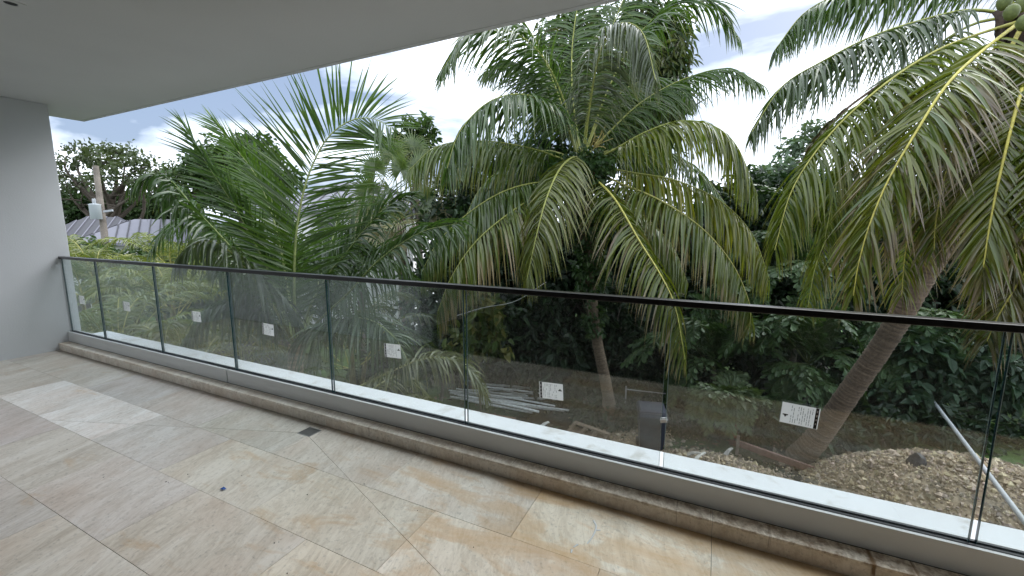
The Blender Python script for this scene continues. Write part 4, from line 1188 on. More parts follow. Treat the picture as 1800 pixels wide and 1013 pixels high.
shade = [
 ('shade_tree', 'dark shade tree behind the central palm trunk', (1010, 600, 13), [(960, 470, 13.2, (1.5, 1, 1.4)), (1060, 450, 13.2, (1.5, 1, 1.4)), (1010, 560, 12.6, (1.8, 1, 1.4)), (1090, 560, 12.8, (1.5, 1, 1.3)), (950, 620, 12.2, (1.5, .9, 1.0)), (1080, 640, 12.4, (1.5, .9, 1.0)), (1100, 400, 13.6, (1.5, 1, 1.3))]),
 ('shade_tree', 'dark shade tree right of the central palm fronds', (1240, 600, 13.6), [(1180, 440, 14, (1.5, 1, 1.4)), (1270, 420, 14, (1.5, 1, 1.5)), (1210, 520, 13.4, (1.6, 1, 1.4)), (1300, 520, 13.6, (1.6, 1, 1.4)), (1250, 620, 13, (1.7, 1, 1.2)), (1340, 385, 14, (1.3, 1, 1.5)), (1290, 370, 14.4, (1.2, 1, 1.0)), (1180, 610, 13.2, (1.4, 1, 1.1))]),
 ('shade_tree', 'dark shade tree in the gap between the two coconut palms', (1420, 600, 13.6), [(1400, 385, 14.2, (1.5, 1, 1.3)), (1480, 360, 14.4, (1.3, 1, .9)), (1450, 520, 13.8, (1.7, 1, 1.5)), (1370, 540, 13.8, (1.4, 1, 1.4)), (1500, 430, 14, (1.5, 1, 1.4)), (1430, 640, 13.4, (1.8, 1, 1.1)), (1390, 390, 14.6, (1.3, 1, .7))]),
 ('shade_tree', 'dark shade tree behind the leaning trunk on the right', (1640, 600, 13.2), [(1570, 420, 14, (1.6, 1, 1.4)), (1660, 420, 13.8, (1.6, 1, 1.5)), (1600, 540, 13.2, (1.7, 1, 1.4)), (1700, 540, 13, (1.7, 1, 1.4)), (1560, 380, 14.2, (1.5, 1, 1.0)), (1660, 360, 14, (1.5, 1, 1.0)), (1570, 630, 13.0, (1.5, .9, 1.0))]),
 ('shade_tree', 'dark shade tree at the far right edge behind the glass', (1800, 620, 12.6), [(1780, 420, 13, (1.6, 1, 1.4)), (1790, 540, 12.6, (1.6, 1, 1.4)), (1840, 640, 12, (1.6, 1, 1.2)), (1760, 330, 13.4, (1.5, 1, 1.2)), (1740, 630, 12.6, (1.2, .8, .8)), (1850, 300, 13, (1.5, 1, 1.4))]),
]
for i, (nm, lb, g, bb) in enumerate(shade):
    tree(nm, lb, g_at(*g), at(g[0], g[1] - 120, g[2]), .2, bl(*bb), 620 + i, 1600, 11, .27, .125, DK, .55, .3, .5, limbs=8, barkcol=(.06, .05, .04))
tree('low_shrub', 'low dark shrub under the long dry fronds left of the pipes', g_at(770, 640, 11.2), at(770, 620, 11.2), .06,
     bl((720, 620, 11, (1.1, .8, .7)), (800, 615, 12.6, (1.2, .8, .8)), (870, 630, 13, (1.2, .7, .8)), (690, 660, 10.5, (.9, .8, .7))), 640, 520, 11, .2, .10, DK + MD[:2], .4, .25, .45, cat='shrub', limbs=5)
tree('low_shrub', 'low dark shrub behind the pile of pale pipes', g_at(960, 660, 11.6), at(960, 640, 11.6), .06,
     bl((930, 650, 13.2, (1.3, .6, .8)), (1010, 655, 13.2, (1.3, .6, .8)), (1060, 690, 12.4, (.8, .5, .5))), 641, 420, 11, .19, .10, DK, .4, .25, .45, cat='shrub', limbs=5)
tree('low_shrub', 'low dark shrub beside the dark wheeled bin', g_at(1200, 700, 11.4), at(1200, 680, 11.4), .06,
     bl((1190, 690, 11.6, (1.0, .6, .6)), (1260, 690, 11.8, (1.0, .6, .6)), (1120, 690, 11.6, (.8, .5, .5))), 642, 380, 11, .2, .10, DK, .4, .25, .45, cat='shrub', limbs=5)
tree('low_shrub', 'low dark shrub behind the fallen fence board', g_at(1380, 730, 11.6), at(1380, 700, 11.6), .06,
     bl((1370, 700, 12, (1.1, .6, .7)), (1450, 710, 11.6, (1.0, .6, .7)), (1520, 720, 11.6, (1.0, .6, .6)), (1430, 770, 10.6, (.7, .5, .4))), 643, 420, 11, .22, .10, DK, .4, .25, .45, cat='shrub', limbs=5)
tree('low_shrub', 'low dark shrub behind the large gravel heap', g_at(1720, 740, 12.4), at(1720, 720, 12.4), .06,
     bl((1600, 735, 12.6, (.6, .5, .5)), (1740, 690, 12.6, (1.0, .6, .7)), (1800, 720, 12, (1.0, .6, .8))), 644, 320, 11, .2, .10, DK + MD[:1], .4, .25, .45, cat='shrub', limbs=5)
for i_, (lb, bb) in enumerate([
    ('small dark undergrowth plant right of the leaning trunk foot', [(1500, 742, .7, .45), (1550, 752, .6, .4), (1470, 765, .45, .35)]),
    ('small dark undergrowth plant left of the leaning trunk foot', [(1400, 742, .7, .45), (1345, 740, .6, .4), (1420, 775, .4, .3)]),
    ('small dark undergrowth plant behind the top of the large gravel heap', [(1600, 745, .7, .45), (1665, 755, .7, .45), (1730, 750, .8, .5)]),
    ('small dark undergrowth plant between the palm trunk and the bin', [(1105, 715, .5, .4), (1085, 735, .35, .3)]),
    ('small dark undergrowth plant left of the central palm trunk', [(1030, 700, .6, .4), (985, 700, .5, .4), (1035, 725, .3, .25)]),
    ('small dark undergrowth plant right of the bin', [(1200, 735, .6, .4), (1245, 745, .5, .4), (1330, 755, .5, .35)])]):
    bb = [(px, py, (EYE - GZ - .3) / ((py - 506.5) / FPX * .989 + .145), (r, r * .7, h)) for px, py, r, h in bb]
    tree('undergrowth_plant', lb, g_at(bb[0][0], bb[0][1], bb[0][2]), at(bb[0][0], bb[0][1] + 10, bb[0][2]), .03, bl(*bb), 660 + i_, 190, 9, .19, .09, DK, .4, .2, .4, cat='plant', limbs=4)
for i_, (lb, bb) in enumerate([
    ('leafy green shrub just right of the white wall above the handrail', [(150, 452, 19, (1.1, .9, .7)), (190, 470, 18, (1.0, .8, .7))]),
    ('leafy green shrub under the pale metal roof left of the young palm', [(265, 458, 19, (1.2, .9, .6)), (325, 465, 18, (1.2, .9, .7))]),
    ('leafy green shrub seen low through the second and third glass panels', [(215, 510, 15.5, (1.2, .9, .7)), (290, 515, 15, (1.2, .9, .7))]),
    ('leafy green shrub seen low through the fourth glass panel from the wall', [(350, 520, 15, (1.2, .9, .8)), (420, 525, 14.5, (1.2, .9, .8))]),
    ('leafy green shrub behind the young palm fronds near the handrail', [(390, 470, 17, (1.3, .9, .9)), (450, 480, 16.5, (1.2, .9, .9)), (560, 480, 16, (1.3, .9, .9))])]):
    tree('garden_shrub', lb, g_at(bb[0][0], bb[0][1], bb[0][2]), at(bb[0][0], bb[0][1] + 10, bb[0][2]), .06, bl(*bb), 680 + i_, 240, 10, .26, .13, MD + LT[:1], .3, .3, .4, cat='shrub', limbs=4)
# variegated climber
var = empty('variegated_climber', g_at(845, 620, 10.2))
tag(var, 'variegated yellow-green broad leaved climber behind the fifth panel joint', 'plant')
b = Buf(); q, _, _ = curve([var.location, at(842, 640, 10.2), at(850, 560, 10.2), at(835, 500, 10.3)], 16); tube(b, q, .03, 6, (.08, .07, .04)); b.build('stem', MATS['bark'], var)
b = Buf()
crown(b, bl((850, 560, 10, (.42, .35, .5)), (830, 600, 10, (.4, .35, .35)), (870, 600, 10, (.35, .35, .35)), (845, 530, 10.2, (.35, .3, .35)), (800, 605, 10, (.3, .25, .22))), 651, 190, 3, .24, .16, [(.07, .12, .025), (.13, .17, .04), (.25, .24, .07), (.10, .15, .03)], 1.0, .14, .5)
b.build('foliage', MATS['broad_leaf'], var)
# scattered big-leaf plant behind the bottom right panel
tree('broad_leaf_plant', 'glossy broad leaved plant right of the leaning trunk under the handrail', g_at(1640, 660, 10.6), at(1640, 640, 10.6), .07,
     bl((1610, 615, 10.6, (.8, .6, .5)), (1670, 620, 10.6, (.9, .6, .6)), (1640, 660, 10.4, (.8, .6, .5)), (1600, 690, 10.4, (.6, .5, .4)), (1690, 670, 10.4, (.6, .5, .5)), (1740, 660, 10, (.7, .5, .7))), 652, 320, 9, .30, .17, [(.025, .055, .028), (.035, .07, .035), (.045, .085, .045)], .8, .25, .4, cat='plant', limbs=6)

# ------------------------------------------------------------------ fishtail palms
def fishtail(px, py, dpt, leaves_, seed, label, stemcol=(.09, .08, .06), r=.07, **kw):
    e = empty('fishtail_palm', g_at(px, py, dpt))
    tag(e, label, 'palm tree')
    top = at(px, py, dpt)
    palm_trunk(e, [e.location, (e.location + top) / 2, top], [r * 1.2, r, r * .8], seed, col=stemcol)
    for i, pts in enumerate(leaves_):
        fish_leaf(e, [top] + F(pts), seed * 30 + i, **kw)
fishtail(1292, 735, 9.5, [[(1268, 690, 9.3), (1240, 682, 9.1), (1222, 712, 9.0)], [(1272, 690, 9.2), (1252, 690, 8.9), (1246, 735, 8.8)], [(1298, 692, 9.3), (1304, 690, 9.0), (1308, 735, 8.9)], [(1312, 700, 9.5), (1330, 700, 9.5), (1338, 730, 9.5)], [(1285, 680, 9.8), (1285, 660, 10.0), (1300, 655, 10.2)], [(1282, 695, 9.2), (1282, 695, 8.9), (1284, 740, 8.8)]], 41, 'small fishtail palm with red-brown stem standing on the gravel', (.13, .035, .025), .075, pl=.34, ll=.17, col=(.05, .085, .03), col2=(.09, .13, .05))
fishtail(1255, 650, 11.2, [[(1210, 600, 10.8), (1160, 590, 10.5), (1120, 620, 10.4)], [(1240, 580, 10.8), (1225, 565, 10.4), (1200, 590, 10.2)], [(1280, 580, 10.8), (1310, 565, 10.5), (1350, 590, 10.4)], [(1300, 610, 10.8), (1350, 610, 10.6), (1390, 650, 10.5)], [(1250, 560, 11.2), (1260, 520, 11.2), (1300, 500, 11.2)], [(1230, 630, 10.6), (1205, 640, 10.3), (1190, 680, 10.2)]], 42, 'fishtail palm below the drooping tip of the long central frond')
fishtail(1420, 640, 10.8, [[(1370, 580, 10.4), (1320, 570, 10.2), (1290, 600, 10.1)], [(1400, 570, 10.4), (1380, 555, 10.0), (1350, 590, 9.9)], [(1440, 570, 10.4), (1470, 555, 10.1), (1500, 590, 10)], [(1460, 620, 10.3), (1490, 640, 10.0), (1510, 690, 10)], [(1400, 640, 10.2), (1390, 650, 9.8), (1380, 700, 9.7)], [(1430, 530, 10.9), (1460, 500, 11), (1500, 510, 11)], [(1430, 660, 10.2), (1440, 680, 9.8), (1450, 720, 9.7)]], 43, 'fishtail palm left of the leaning trunk behind the last label')
fishtail(1410, 480, 12.2, [[(1370, 420, 12), (1330, 410, 11.8), (1300, 440, 11.7)], [(1430, 420, 12), (1480, 405, 11.7), (1520, 430, 11.6)], [(1390, 390, 12), (1380, 350, 12), (1345, 330, 12)], [(1440, 450, 11.7), (1480, 460, 11.4), (1510, 500, 11.3)], [(1380, 470, 11.7), (1350, 480, 11.4), (1330, 520, 11.3)], [(1415, 460, 11.5), (1420, 470, 11.1), (1425, 520, 11)]], 44, 'fishtail palm in the dark gap above the handrail')
fishtail(1650, 620, 11.2, [[(1600, 570, 11), (1560, 560, 10.8), (1530, 590, 10.7)], [(1640, 560, 10.9), (1630, 545, 10.5), (1605, 580, 10.4)], [(1690, 565, 10.9), (1720, 560, 10.6), (1740, 600, 10.5)], [(1660, 580, 10.6), (1665, 590, 10.2), (1670, 640, 10.1)], [(1610, 610, 10.8), (1580, 625, 10.5), (1560, 670, 10.4)]], 45, 'fishtail palm right of the leaning trunk behind the glass')

# ------------------------------------------------------------------ distant wood, houses, utility pole
b = Buf(); rs = np.random.RandomState(88)
blb = []
for px in range(-250, 2100, 60):
    dd = 62 + rs.uniform(-8, 8)
    p = at(px, 392, dd); 
    blb.append((Vector((p.x, p.y, GZ + 2.4)), (4.5, 3.5, 3.2 + rs.uniform(-.6, 1.4))))
crown(b, blb, 90, 3200, 9, .9, .6, MD, .4, .9, .6)
tag(b.build('distant_trees', MATS['broad_leaf']), 'distant belt of green trees along the horizon', 'trees', kind='stuff')

def hip_house(name, label, c, wx, wy, wall_h, roof_h, rot, roofmat, over=.5, seam=.45, windows=()):
    e = empty(name, c); e.rotation_euler = (0, 0, rot)
    tag(e, label, 'house')
    def child(nm, buf, mat):
        return link(nm, buf.mesh(nm), MATS[mat], e, Vector((0, 0, 0)))
    b = Buf(); obox(b, (-wx, 0, wall_h / 2), (wx, 0, wall_h / 2), 2 * wy, wall_h); child('wall', b, 'house_wall')
    b = Buf()
    X, Y = wx + over, wy + over
    rx = max(X - Y, .2)
    z0, z1 = wall_h + .02, wall_h + roof_h
    v = [(-X, -Y, z0), (X, -Y, z0), (X, Y, z0), (-X, Y, z0), (-rx, 0, z1), (rx, 0, z1), (-X, -Y, z0 - .16), (X, -Y, z0 - .16), (X, Y, z0 - .16), (-X, Y, z0 - .16)]
    b.add(v, [(0, 1, 5, 4), (2, 3, 4, 5), (0, 6, 7, 1), (1, 7, 8, 2), (2, 8, 9, 3), (3, 9, 6, 0), (9, 8, 7, 6)])
    b.add(v, [(1, 2, 5), (3, 0, 4)])
    ro = child('roof', b, roofmat)
    b = Buf()
    def seamline(p, q):
        obox(b, p, q, .05, .07)
    n = int(2 * X / seam)
    for i in range(1, n):
        x = -X + i * 2 * X / n
        t = 1.0 if abs(x) <= rx else max(0.02, (X - abs(x)) / (X - rx))
        for s in (-1, 1):
            seamline((x, s * Y, z0 + .02), (x, s * Y * (1 - t), z0 + (z1 - z0) * t + .02))
    m = int(2 * Y / seam)
    for i in range(1, m):
        y = -Y + i * 2 * Y / m
        t = max(.02, (Y - abs(y)) / Y)
        for s in (-1, 1):
            seamline((s * X, y, z0 + .02), (s * (X - (X - rx) * t), y, z0 + (z1 - z0) * t + .02))
    so = link('roof_seams', b.mesh('roof_seams'), MATS['roof_dark' if roofmat == 'roof_metal' else 'roof_metal'], ro, Vector((0, 0, 0)))
    for (x, z, w, h, fy) in windows:
        b = Buf(); obox(b, (x - w / 2, -wy - .02, z), (x + w / 2, -wy - .02, z), .06, h); wo = child('window', b, 'window_dark')
        b = Buf()
        for zz in (-h / 2, 0, h / 2): obox(b, (x - w / 2 - .04, -wy - .06, z + zz), (x + w / 2 + .04, -wy - .06, z + zz), .06, .06)
        for xx in (-w / 2, 0, w / 2): obox(b, (x + xx, -wy - .066, z - h / 2), (x + xx, -wy - .066, z + h / 2), .06, .06, up=(0, 1, 0))
        link('frame', b.mesh('frame'), MATS['gasket'], wo, Vector((0, 0, 0)))
    return e
p = at(278, 420, 26); hip_house('metal_roof_house', 'distant house with pale grey seamed metal roof beside the utility pole', (p.x, p.y, GZ), 3.0, 2.0, 3.95, 1.35, R(60), 'roof_metal', windows=((-2, 1.6, 1.2, 1.3, 0), (1.5, 1.6, 1.2, 1.3, 0)))
p = at(185, 420, 29); hip_house('dark_roof_house', 'distant house with dark charcoal roof left of the pale metal roof', (p.x, p.y, GZ), 2.6, 1.8, 4.0, 1.5, R(45), 'roof_dark')
p = at(632, 420, 22); hip_house('white_house', 'white house with dark framed window and seamed metal roof behind the palms', (p.x, p.y, GZ), 3.6, 2.6, 5.6, 1.5, R(22), 'roof_metal', windows=((-.4, 4.8, .7, 1.1, 0), (-2.4, 4.8, .9, 1.1, 0), (2.0, 4.8, .9, 1.1, 0)))

pole = empty('utility_pole', g_at(185, 430, 20))
tag(pole, 'weathered wooden utility pole with grey transformer', 'utility pole')
top = at(168, 292, 20.2)
b = Buf(); q, _, _ = curve([pole.location, pole.location.lerp(top, .5), top], 40)
rs = np.random.RandomState(6)
tube(b, q, np.linspace(.16, .115, 40), 14, np.array([.20, .175, .15]) * rs.uniform(.7, 1.25, (40, 1)), jitter=.02, rs=rs)
b.build('post', MATS['bark'], pole)
tp = Vector(at(168, 372, 19.9))
b = Buf(); tube(b, [(tp.x, tp.y, tp.z - .36), (tp.x, tp.y, tp.z - .35), (tp.x, tp.y, tp.z + .30), (tp.x, tp.y, tp.z + .34), (tp.x, tp.y, tp.z + .36)], [.20, .215, .215, .235, .12], 20)
trf = b.build('transformer', MATS['transformer_paint'], pole)
for dx in (-.1, .08):
    b = Buf(); zs = np.linspace(tp.z + .36, tp.z + .6, 9)
    tube(b, np.stack([np.full(9, tp.x + dx), np.full(9, tp.y), zs], 1), [.03, .05, .03, .05, .03, .05, .03, .04, .015], 10)
    link('bushing', b.mesh('bushing'), MATS['zinc'], trf, Vector((0, 0, 0)))
b = Buf(); a_ = at(183, 372, 19.9); c_ = at(198, 370, 19.8); obox(b, a_, c_, .07, .09); b.build('bracket', MATS['zinc'], pole)

# ------------------------------------------------------------------ yard: gravel, debris
def mound_h(x, y):
    h = 0
    for (cx, cy, rx, ry, hh) in MND:
        r2 = ((x - cx) / rx) ** 2 + ((y - cy) / ry) ** 2
        h = max(h, hh * max(0, 1 - r2) ** 1.0)
    return h
g1 = on_z(1700, 850, GZ + .5)
MND = [(g1.x + .2, g1.y - .2, 2.6, 1.7, .95), (g1.x + 2.0, g1.y - .9, 2.2, 1.7, .8)]
g2 = on_z(1360, 856, GZ + .2)
MND2 = [(g2.x - .9, g2.y + .25, 1.5, .8, .36), (g2.x + .8, g2.y - .1, 1.5, .7, .30)]
def heap(name, label, mnds, nst, seed, smin, smax):
    global MND
    MND = mnds
    rs = np.random.RandomState(seed)
    b = Buf()
    x0 = min(m[0] - m[2] for m in mnds); x1 = max(m[0] + m[2] for m in mnds); y0 = min(m[1] - m[3] for m in mnds); y1 = max(m[1] + m[3] for m in mnds)
    n = 44
    xs, ys = np.linspace(x0, x1, n), np.linspace(y0, y1, n)
    v = [(x, y, GZ - .02 + mound_h(x, y) + rs.randn() * .012) for y in ys for x in xs]
    f = [(j * n + i, j * n + i + 1, (j + 1) * n + i + 1, (j + 1) * n + i) for j in range(n - 1) for i in range(n - 1)]
    b.add(v, f, (.32, .255, .175))
    # angular stones
    base = np.array([(1, 0, 0), (-1, 0, 0), (0, 1, 0), (0, -1, 0), (0, 0, 1), (0, 0, -1)], float)
    ft = np.array([(0, 2, 4), (2, 1, 4), (1, 3, 4), (3, 0, 4), (2, 0, 5), (1, 2, 5), (3, 1, 5), (0, 3, 5)])
    k_ = 0
    V, C, Fc = [], [], []
    while k_ < nst:
        x, y = rs.uniform(x0 - .4, x1 + .5), rs.uniform(y0 - .5, y1 + .3)
        h = mound_h(x, y)
        if h <= 0 and rs.rand() > .12: continue
        s = rs.uniform(smin, smax) * (1 + 1.3 * (rs.rand() < .08))
        sh = base * rs.uniform(.55, 1.25, (6, 1)) * (s * rs.uniform(.6, 1.2, 3))
        a = rs.uniform(0, 6.28); ca, sa = math.cos(a), math.sin(a)
        sh = sh @ np.array([(ca, -sa, 0), (sa, ca, 0), (0, 0, 1)]); tl_ = rs.uniform(-.7, .7); ct, st = math.cos(tl_), math.sin(tl_)
        sh = sh @ np.array([(1, 0, 0), (0, ct, -st), (0, st, ct)])
        V.append(sh + (x, y, GZ + h + s * .25)); 
        c = np.array((.44, .37, .28)) * rs.uniform(.4, 1.3) * np.array((1, rs.uniform(.92, 1.03), rs.uniform(.82, 1.08)))
        C.append(np.tile(c, (6, 1))); Fc.append(ft + 6 * k_); k_ += 1
    b.add(np.vstack(V), np.vstack(Fc), np.vstack(C))
    o = b.build(name, MATS['debris'])
    tag(o, label, 'gravel', kind='stuff')
heap('gravel_heap', 'large heap of tan crushed stone at the lower right', MND, 17000, 1, .012, .034)
heap('gravel_heap', 'low heap of tan crushed stone around the red-brown stem', MND2, 7000, 2, .012, .034)
# loose rubble on the soil
rs = np.random.RandomState(33)
MND3 = [(on_z(1075, 745, GZ).x + .5, on_z(1110, 760, GZ).y, 1.0, .8, .12)]
heap('rubble', 'scattered rubble on the soil between the palm trunk and the bin', MND3, 900, 3, .014, .04)

def gl_pt(px, py, dz=0.0):
    p = on_z(px, py, GZ + dz); return p
# pale pipes
pr_ = random.Random(8)
for i in range(22):
    f = i / 21
    a = on_z(800 + pr_.uniform(-15, 55), 683 + f * 34 + pr_.uniform(-4, 4), GZ + .14)
    c = on_z(905 + pr_.uniform(0, 115), 694 + f * 36 + pr_.uniform(-4, 6), GZ + .14)
    a.z = GZ + .08 + pr_.uniform(0, .42); c.z = GZ + .08 + pr_.uniform(0, .30)
    m = (a + c) / 2 + Vector((0, 0, pr_.uniform(-.03, .03)))
    b = Buf(); q, _, _ = curve([a, m, c], 8)
    s = pr_.uniform(.55, 1.0)
    tube(b, q, pr_.uniform(.02, .036), 8, (.74 * s, .76 * s, .77 * s))
    o = b.build('pipe', MATS['debris'])
    lbl = {0: 'pale plastic pipe lying farthest back in the heap of pipes', 21: 'pale plastic pipe lying nearest the ledge in the heap of pipes'}.get(i, 'pale plastic pipe lying in the middle of the heap of pipes beyond the ledge')
    tag(o, lbl, 'pipe', 'pale pipes heaped on the ground')
# brown planks under the pipes
for i, (p0, p1, lb) in enumerate([((815, 722), (905, 738), 'flat brown plank in front of the pale pipes'), ((900, 745), (945, 752), 'short brown board end in front of the pale pipes')]):
    a, c = gl_pt(*p0, .06), gl_pt(*p1, .06)
    b = Buf(); obox(b, a, c, .16, .035, col=(.22, .13, .085)); tag(b.build('plank', MATS['debris']), lb, 'plank')
# broken wooden frame
fr_ = empty('wooden_frame', gl_pt(1045, 760)); tag(fr_, 'broken weathered wooden pallet frame lying at the palm foot', 'pallet')
P0, P1, P2, P3 = gl_pt(1010, 742, .22), gl_pt(1072, 764, .22), gl_pt(998, 758, .06), gl_pt(1062, 778, .06)
for a, c, w in ((P0, P1, .10), (P2, P3, .09)):
    b = Buf(); obox(b, a, c, w, .035, col=(.26, .20, .15)); b.build('rail_board', MATS['debris'], fr_)
for t in (.03, .36, .66, .97):
    b = Buf(); obox(b, P0.lerp(P1, t), P2.lerp(P3, t), .07, .05, col=(.21, .16, .12)); b.build('cross_board', MATS['debris'], fr_)
b = Buf(); obox(b, (P0 + P2) / 2 + Vector((0, 0, -.05)), (P1 + P3) / 2 + Vector((0, 0, -.05)), .30, .015, col=(.17, .13, .10)); b.build('panel', MATS['debris'], fr_)
# wheeled bin
bp_ = gl_pt(1142, 795); binr = empty('wheeled_bin', bp_); binr.rotation_euler = (0, 0, R(14)); tag(binr, 'dark blue plastic wheeled bin standing behind the glass joint', 'bin')
def taper(name, w0, d0, w1, d1, z0, z1, mat, parent, y=0, bev=.02):
    bm = bmesh.new(); bmesh.ops.create_cube(bm, size=1)
    for v in bm.verts:
        t = v.co.z > 0
        v.co = Vector((v.co.x * (w1 if t else w0), v.co.y * (d1 if t else d0) + y, z1 if t else z0))
    bmesh.ops.bevel(bm, geom=bm.edges[:], offset=bev, segments=2, affect='EDGES')
    me = bpy.data.meshes.new(name); bm.to_mesh(me); bm.free()
    return link(name, me, MATS[mat], parent, Vector((0, 0, 0)))
taper('body', .44, .5, .56, .66, .06, .94, 'bin_plastic', binr)
taper('rim', .60, .70, .60, .70, .90, .945, 'bin_plastic', binr, 0, .008)
taper('lid', .61, .74, .54, .62, .95, 1.05, 'bin_plastic', binr, -.01)
for s in (-1, 1):
    b = Buf(); tube(b, [(s * .20, .26, .1), (s * .27, .26, .1)], .1, 16); link('wheel', b.mesh('wheel'), MATS['gasket'], binr, Vector((0, 0, 0)))
b = Buf(); tube(b, [(-.24, .39, .97), (.24, .39, .97)], .018, 8); link('handle', b.mesh('handle'), MATS['bin_plastic'], binr, Vector((0, 0, 0)))
# thin fence frame
fn = empty('metal_fence', gl_pt(1098, 742)); tag(fn, 'thin grey metal fence frame behind the bin', 'fence')
dfn = (fn.location - EYEP).dot(FW)
T0 = at(1101, 681, dfn)
b = Buf(); tube(b, [fn.location, (fn.location.x, fn.location.y, T0.z + .08)], .02, 8); b.build('post', MATS['zinc'], fn)
T1 = at(1345, 712, dfn + .4)
b = Buf(); tube(b, [Vector((fn.location.x, fn.location.y, T0.z)), T1], .014, 8); b.build('top_rail', MATS['zinc'], fn)
e2 = Vector((T1.x, T1.y, GZ)); b = Buf(); tube(b, [e2, T1], .02, 8); b.build('post', MATS['zinc'], fn)
# fallen board with wire mesh
ff = empty('mesh_fence', gl_pt(1395, 830)); tag(ff, 'reddish wooden fence board with wire mesh leaning beside the gravel', 'fence')
A0, A1 = at(1294, 778, 9.15), at(1502, 852, 8.1)
b = Buf(); obox(b, A0, A1, .05, .13, col=(.22, .13, .11)); b.build('board', MATS['debris'], ff)
b = Buf(); pA = at(1298, 766, 9.1); obox(b, pA, Vector((pA.x, pA.y, GZ)), .06, .06, up=(0, 1, 0), col=(.26, .21, .18)); b.build('post', MATS['debris'], ff)
b = Buf()
B0, B1 = Vector((A0.x, A0.y, GZ)), Vector((A1.x, A1.y, GZ))
n = 46
for i in range(-8, n):
    for s in (0, 1):
        t0_, t1_ = i / n, (i + 8) / n
        if t0_ < 0: t0_ = 0
        t1_ = min(t1_, 1)
        lo, hi = (t0_, t1_) if s == 0 else (t1_, t0_)
        p, q_ = B0.lerp(B1, lo), A0.lerp(A1, hi)
        obox(b, p, q_, .004, .004, col=(.20, .19, .18))
b.build('wire_mesh', MATS['debris'], ff)
# grey steel pipe
b = Buf()
a, c = at(1638, 702, 10.2), at(1812, 932, 5.2)
c = a + (c - a) * ((2.26 - a.y) / (c.y - a.y))
q, _, _ = curve([a + (a - c) * .06, a.lerp(c, .5), c], 12); tube(b, q, .034, 14)
tag(b.build('steel_pipe', MATS['zinc']), 'long grey steel pipe slanting down over the gravel heap', 'pipe')
# pale scraps and dark rag
for (p0, p1, w, lb, col) in [((1222, 808), (1240, 796), .07, 'pale splintered board scrap standing in the gravel', (.62, .60, .56)), ((1208, 800), (1232, 797), .12, 'flat grey board scrap on the gravel', (.34, .32, .29)), ((1275, 800), (1287, 788), .08, 'grey board scrap leaning by the red-brown stem', (.36, .35, .33)), ((950, 752), (965, 742), .13, 'white torn scrap in front of the pipes', (.7, .7, .68))]:
    a, c = gl_pt(*p0, .42 if p0[0] > 1100 else .1), gl_pt(*p1, .50 if p0[0] > 1100 else .2)
    b = Buf(); q, _, _ = curve([a, (a + c) / 2 + Vector((0, 0, .03)), c], 5)
    for i in range(4): obox(b, q[i], q[i + 1], w * (1 - .15 * i), .02, col=col)
    tag(b.build('scrap', MATS['debris']), lb, 'scrap')
rp = on_z(1605, 838, GZ + .55)
bm = bmesh.new(); bmesh.ops.create_icosphere(bm, subdivisions=3, radius=.16)
rr = random.Random(3)
for v in bm.verts:
    v.co.z *= 1.7; v.co *= 1 + .25 * math.sin(9 * v.co.x + 4) * math.sin(11 * v.co.z + 2) + rr.uniform(-.07, .07)
    v.co.x *= .75
me = bpy.data.meshes.new('dark_rag'); bm.to_mesh(me); bm.free()
o = link('dark_rag', me, MATS['gasket'], None, rp + Vector((0, 0, .12))); o.rotation_euler = (0, R(8), .3)
tag(o, 'crumpled dark scrap lying on the large gravel heap', 'scrap')
# loose cable hanging through the foliage
b = Buf(); q, _, _ = curve([at(800, 556, 9.4), at(850, 541, 9.4), at(905, 530, 9.4), at(960, 496, 9.4)], 16); tube(b, q, .008, 5, (.55, .55, .55))
tag(b.build('cable', MATS['debris']), 'thin pale cable strung through the dark foliage behind the handrail', 'cable')
b = Buf(); q, _, _ = curve([at(560, 378, 24), at(760, 366, 24), at(940, 355, 24)], 16); tube(b, q, .015, 5, (.06, .06, .06))
tag(b.build('cable', MATS['debris']), 'dark overhead wire crossing behind the fan palm', 'cable')

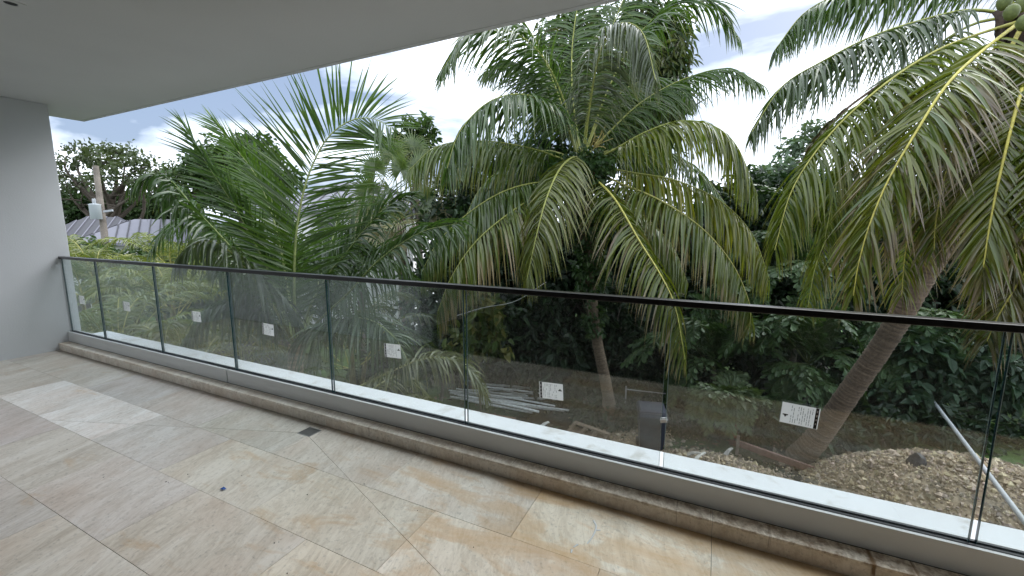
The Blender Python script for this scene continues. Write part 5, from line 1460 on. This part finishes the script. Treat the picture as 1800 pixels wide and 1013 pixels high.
# leaf litter and low ground cover in the yard
b = Buf(); rs = np.random.RandomState(14)
n = 2600
px = rs.uniform(-7, 9, n); pyy = rs.uniform(6, 14, n)
c = np.stack([px, pyy, np.full(n, GZ + .02) + rs.rand(n) * .05], 1)
dd = nrm(np.stack([rs.randn(n), rs.randn(n), rs.rand(n) * .25], 1)); uu = nrm(np.stack([rs.randn(n) * .3, rs.randn(n) * .3, np.ones(n)], 1))
pal = np.array([(.10, .065, .04), (.15, .10, .06), (.06, .045, .03), (.04, .06, .02), (.20, .14, .08)])
leaf_arrays(b, c, dd, uu, rs.uniform(.08, .2, n), rs.uniform(.04, .09, n), pal[rs.randint(0, 5, n)])
tag(b.build('leaf_litter', MATS['broad_leaf']), 'dry leaf litter covering the yard soil', 'leaf litter', kind='stuff')

# small things on the floor
b = Buf()
tpos = on_z(392, 860, 0.002)
b.add([(-.018, -.007, .001), (.014, -.009, .006), (.022, .008, .002), (-.008, .010, .009)], [(0, 1, 3), (1, 2, 3)])
me = b.mesh('tape_scrap'); o = link('tape_scrap', me, MATS['blue_tape'], None, tpos)
sm_ = o.modifiers.new('thick', 'SOLIDIFY'); sm_.thickness = .0008
tag(o, 'torn scrap of blue tape lying on the stone floor', 'tape')
b = Buf(); rs = np.random.RandomState(17)
spots = [(425, 836), (482, 955), (490, 953), (104, 794), (182, 839), (296, 848), (292, 847), (640, 851), (832, 962), (118, 790), (734, 898), (330, 834), (505, 1008), (540, 870)]
for (x, y) in spots:
    p = np.array(on_z(x, y, .002)); s = rs.uniform(.003, .006)
    v = np.array([(1, 0, 0), (-1, 0, 0), (0, 1, 0), (0, -1, 0), (0, 0, .7), (0, 0, -.4)]) * s * rs.uniform(.5, 1.3, (6, 1)) + p
    b.add(v, [(0, 2, 4), (2, 1, 4), (1, 3, 4), (3, 0, 4), (2, 0, 5), (1, 2, 5), (3, 1, 5), (0, 3, 5)], (.03, .025, .02))
tag(b.build('grit', MATS['debris']), 'dark specks of grit on the stone floor', 'grit', kind='stuff')
b = Buf()
for pts in ([(1043, 915), (1048, 924), (1046, 934), (1040, 946), (1032, 956)], [(1046, 932), (1056, 932)], [(1016, 957), (1008, 962)], [(1005, 966), (1004, 972)]):
    q = np.array([tuple(on_z(x, y, .0006)) for x, y in pts])
    q, _, _ = curve(q, 10); tube(b, q, np.linspace(.006, .003, 10), 6, (1, 1, 1), flat=.12)
tag(b.build('paint_splash', MATS['paper']), 'small splash of white paint on the floor by the step', 'paint splash', kind='stuff')
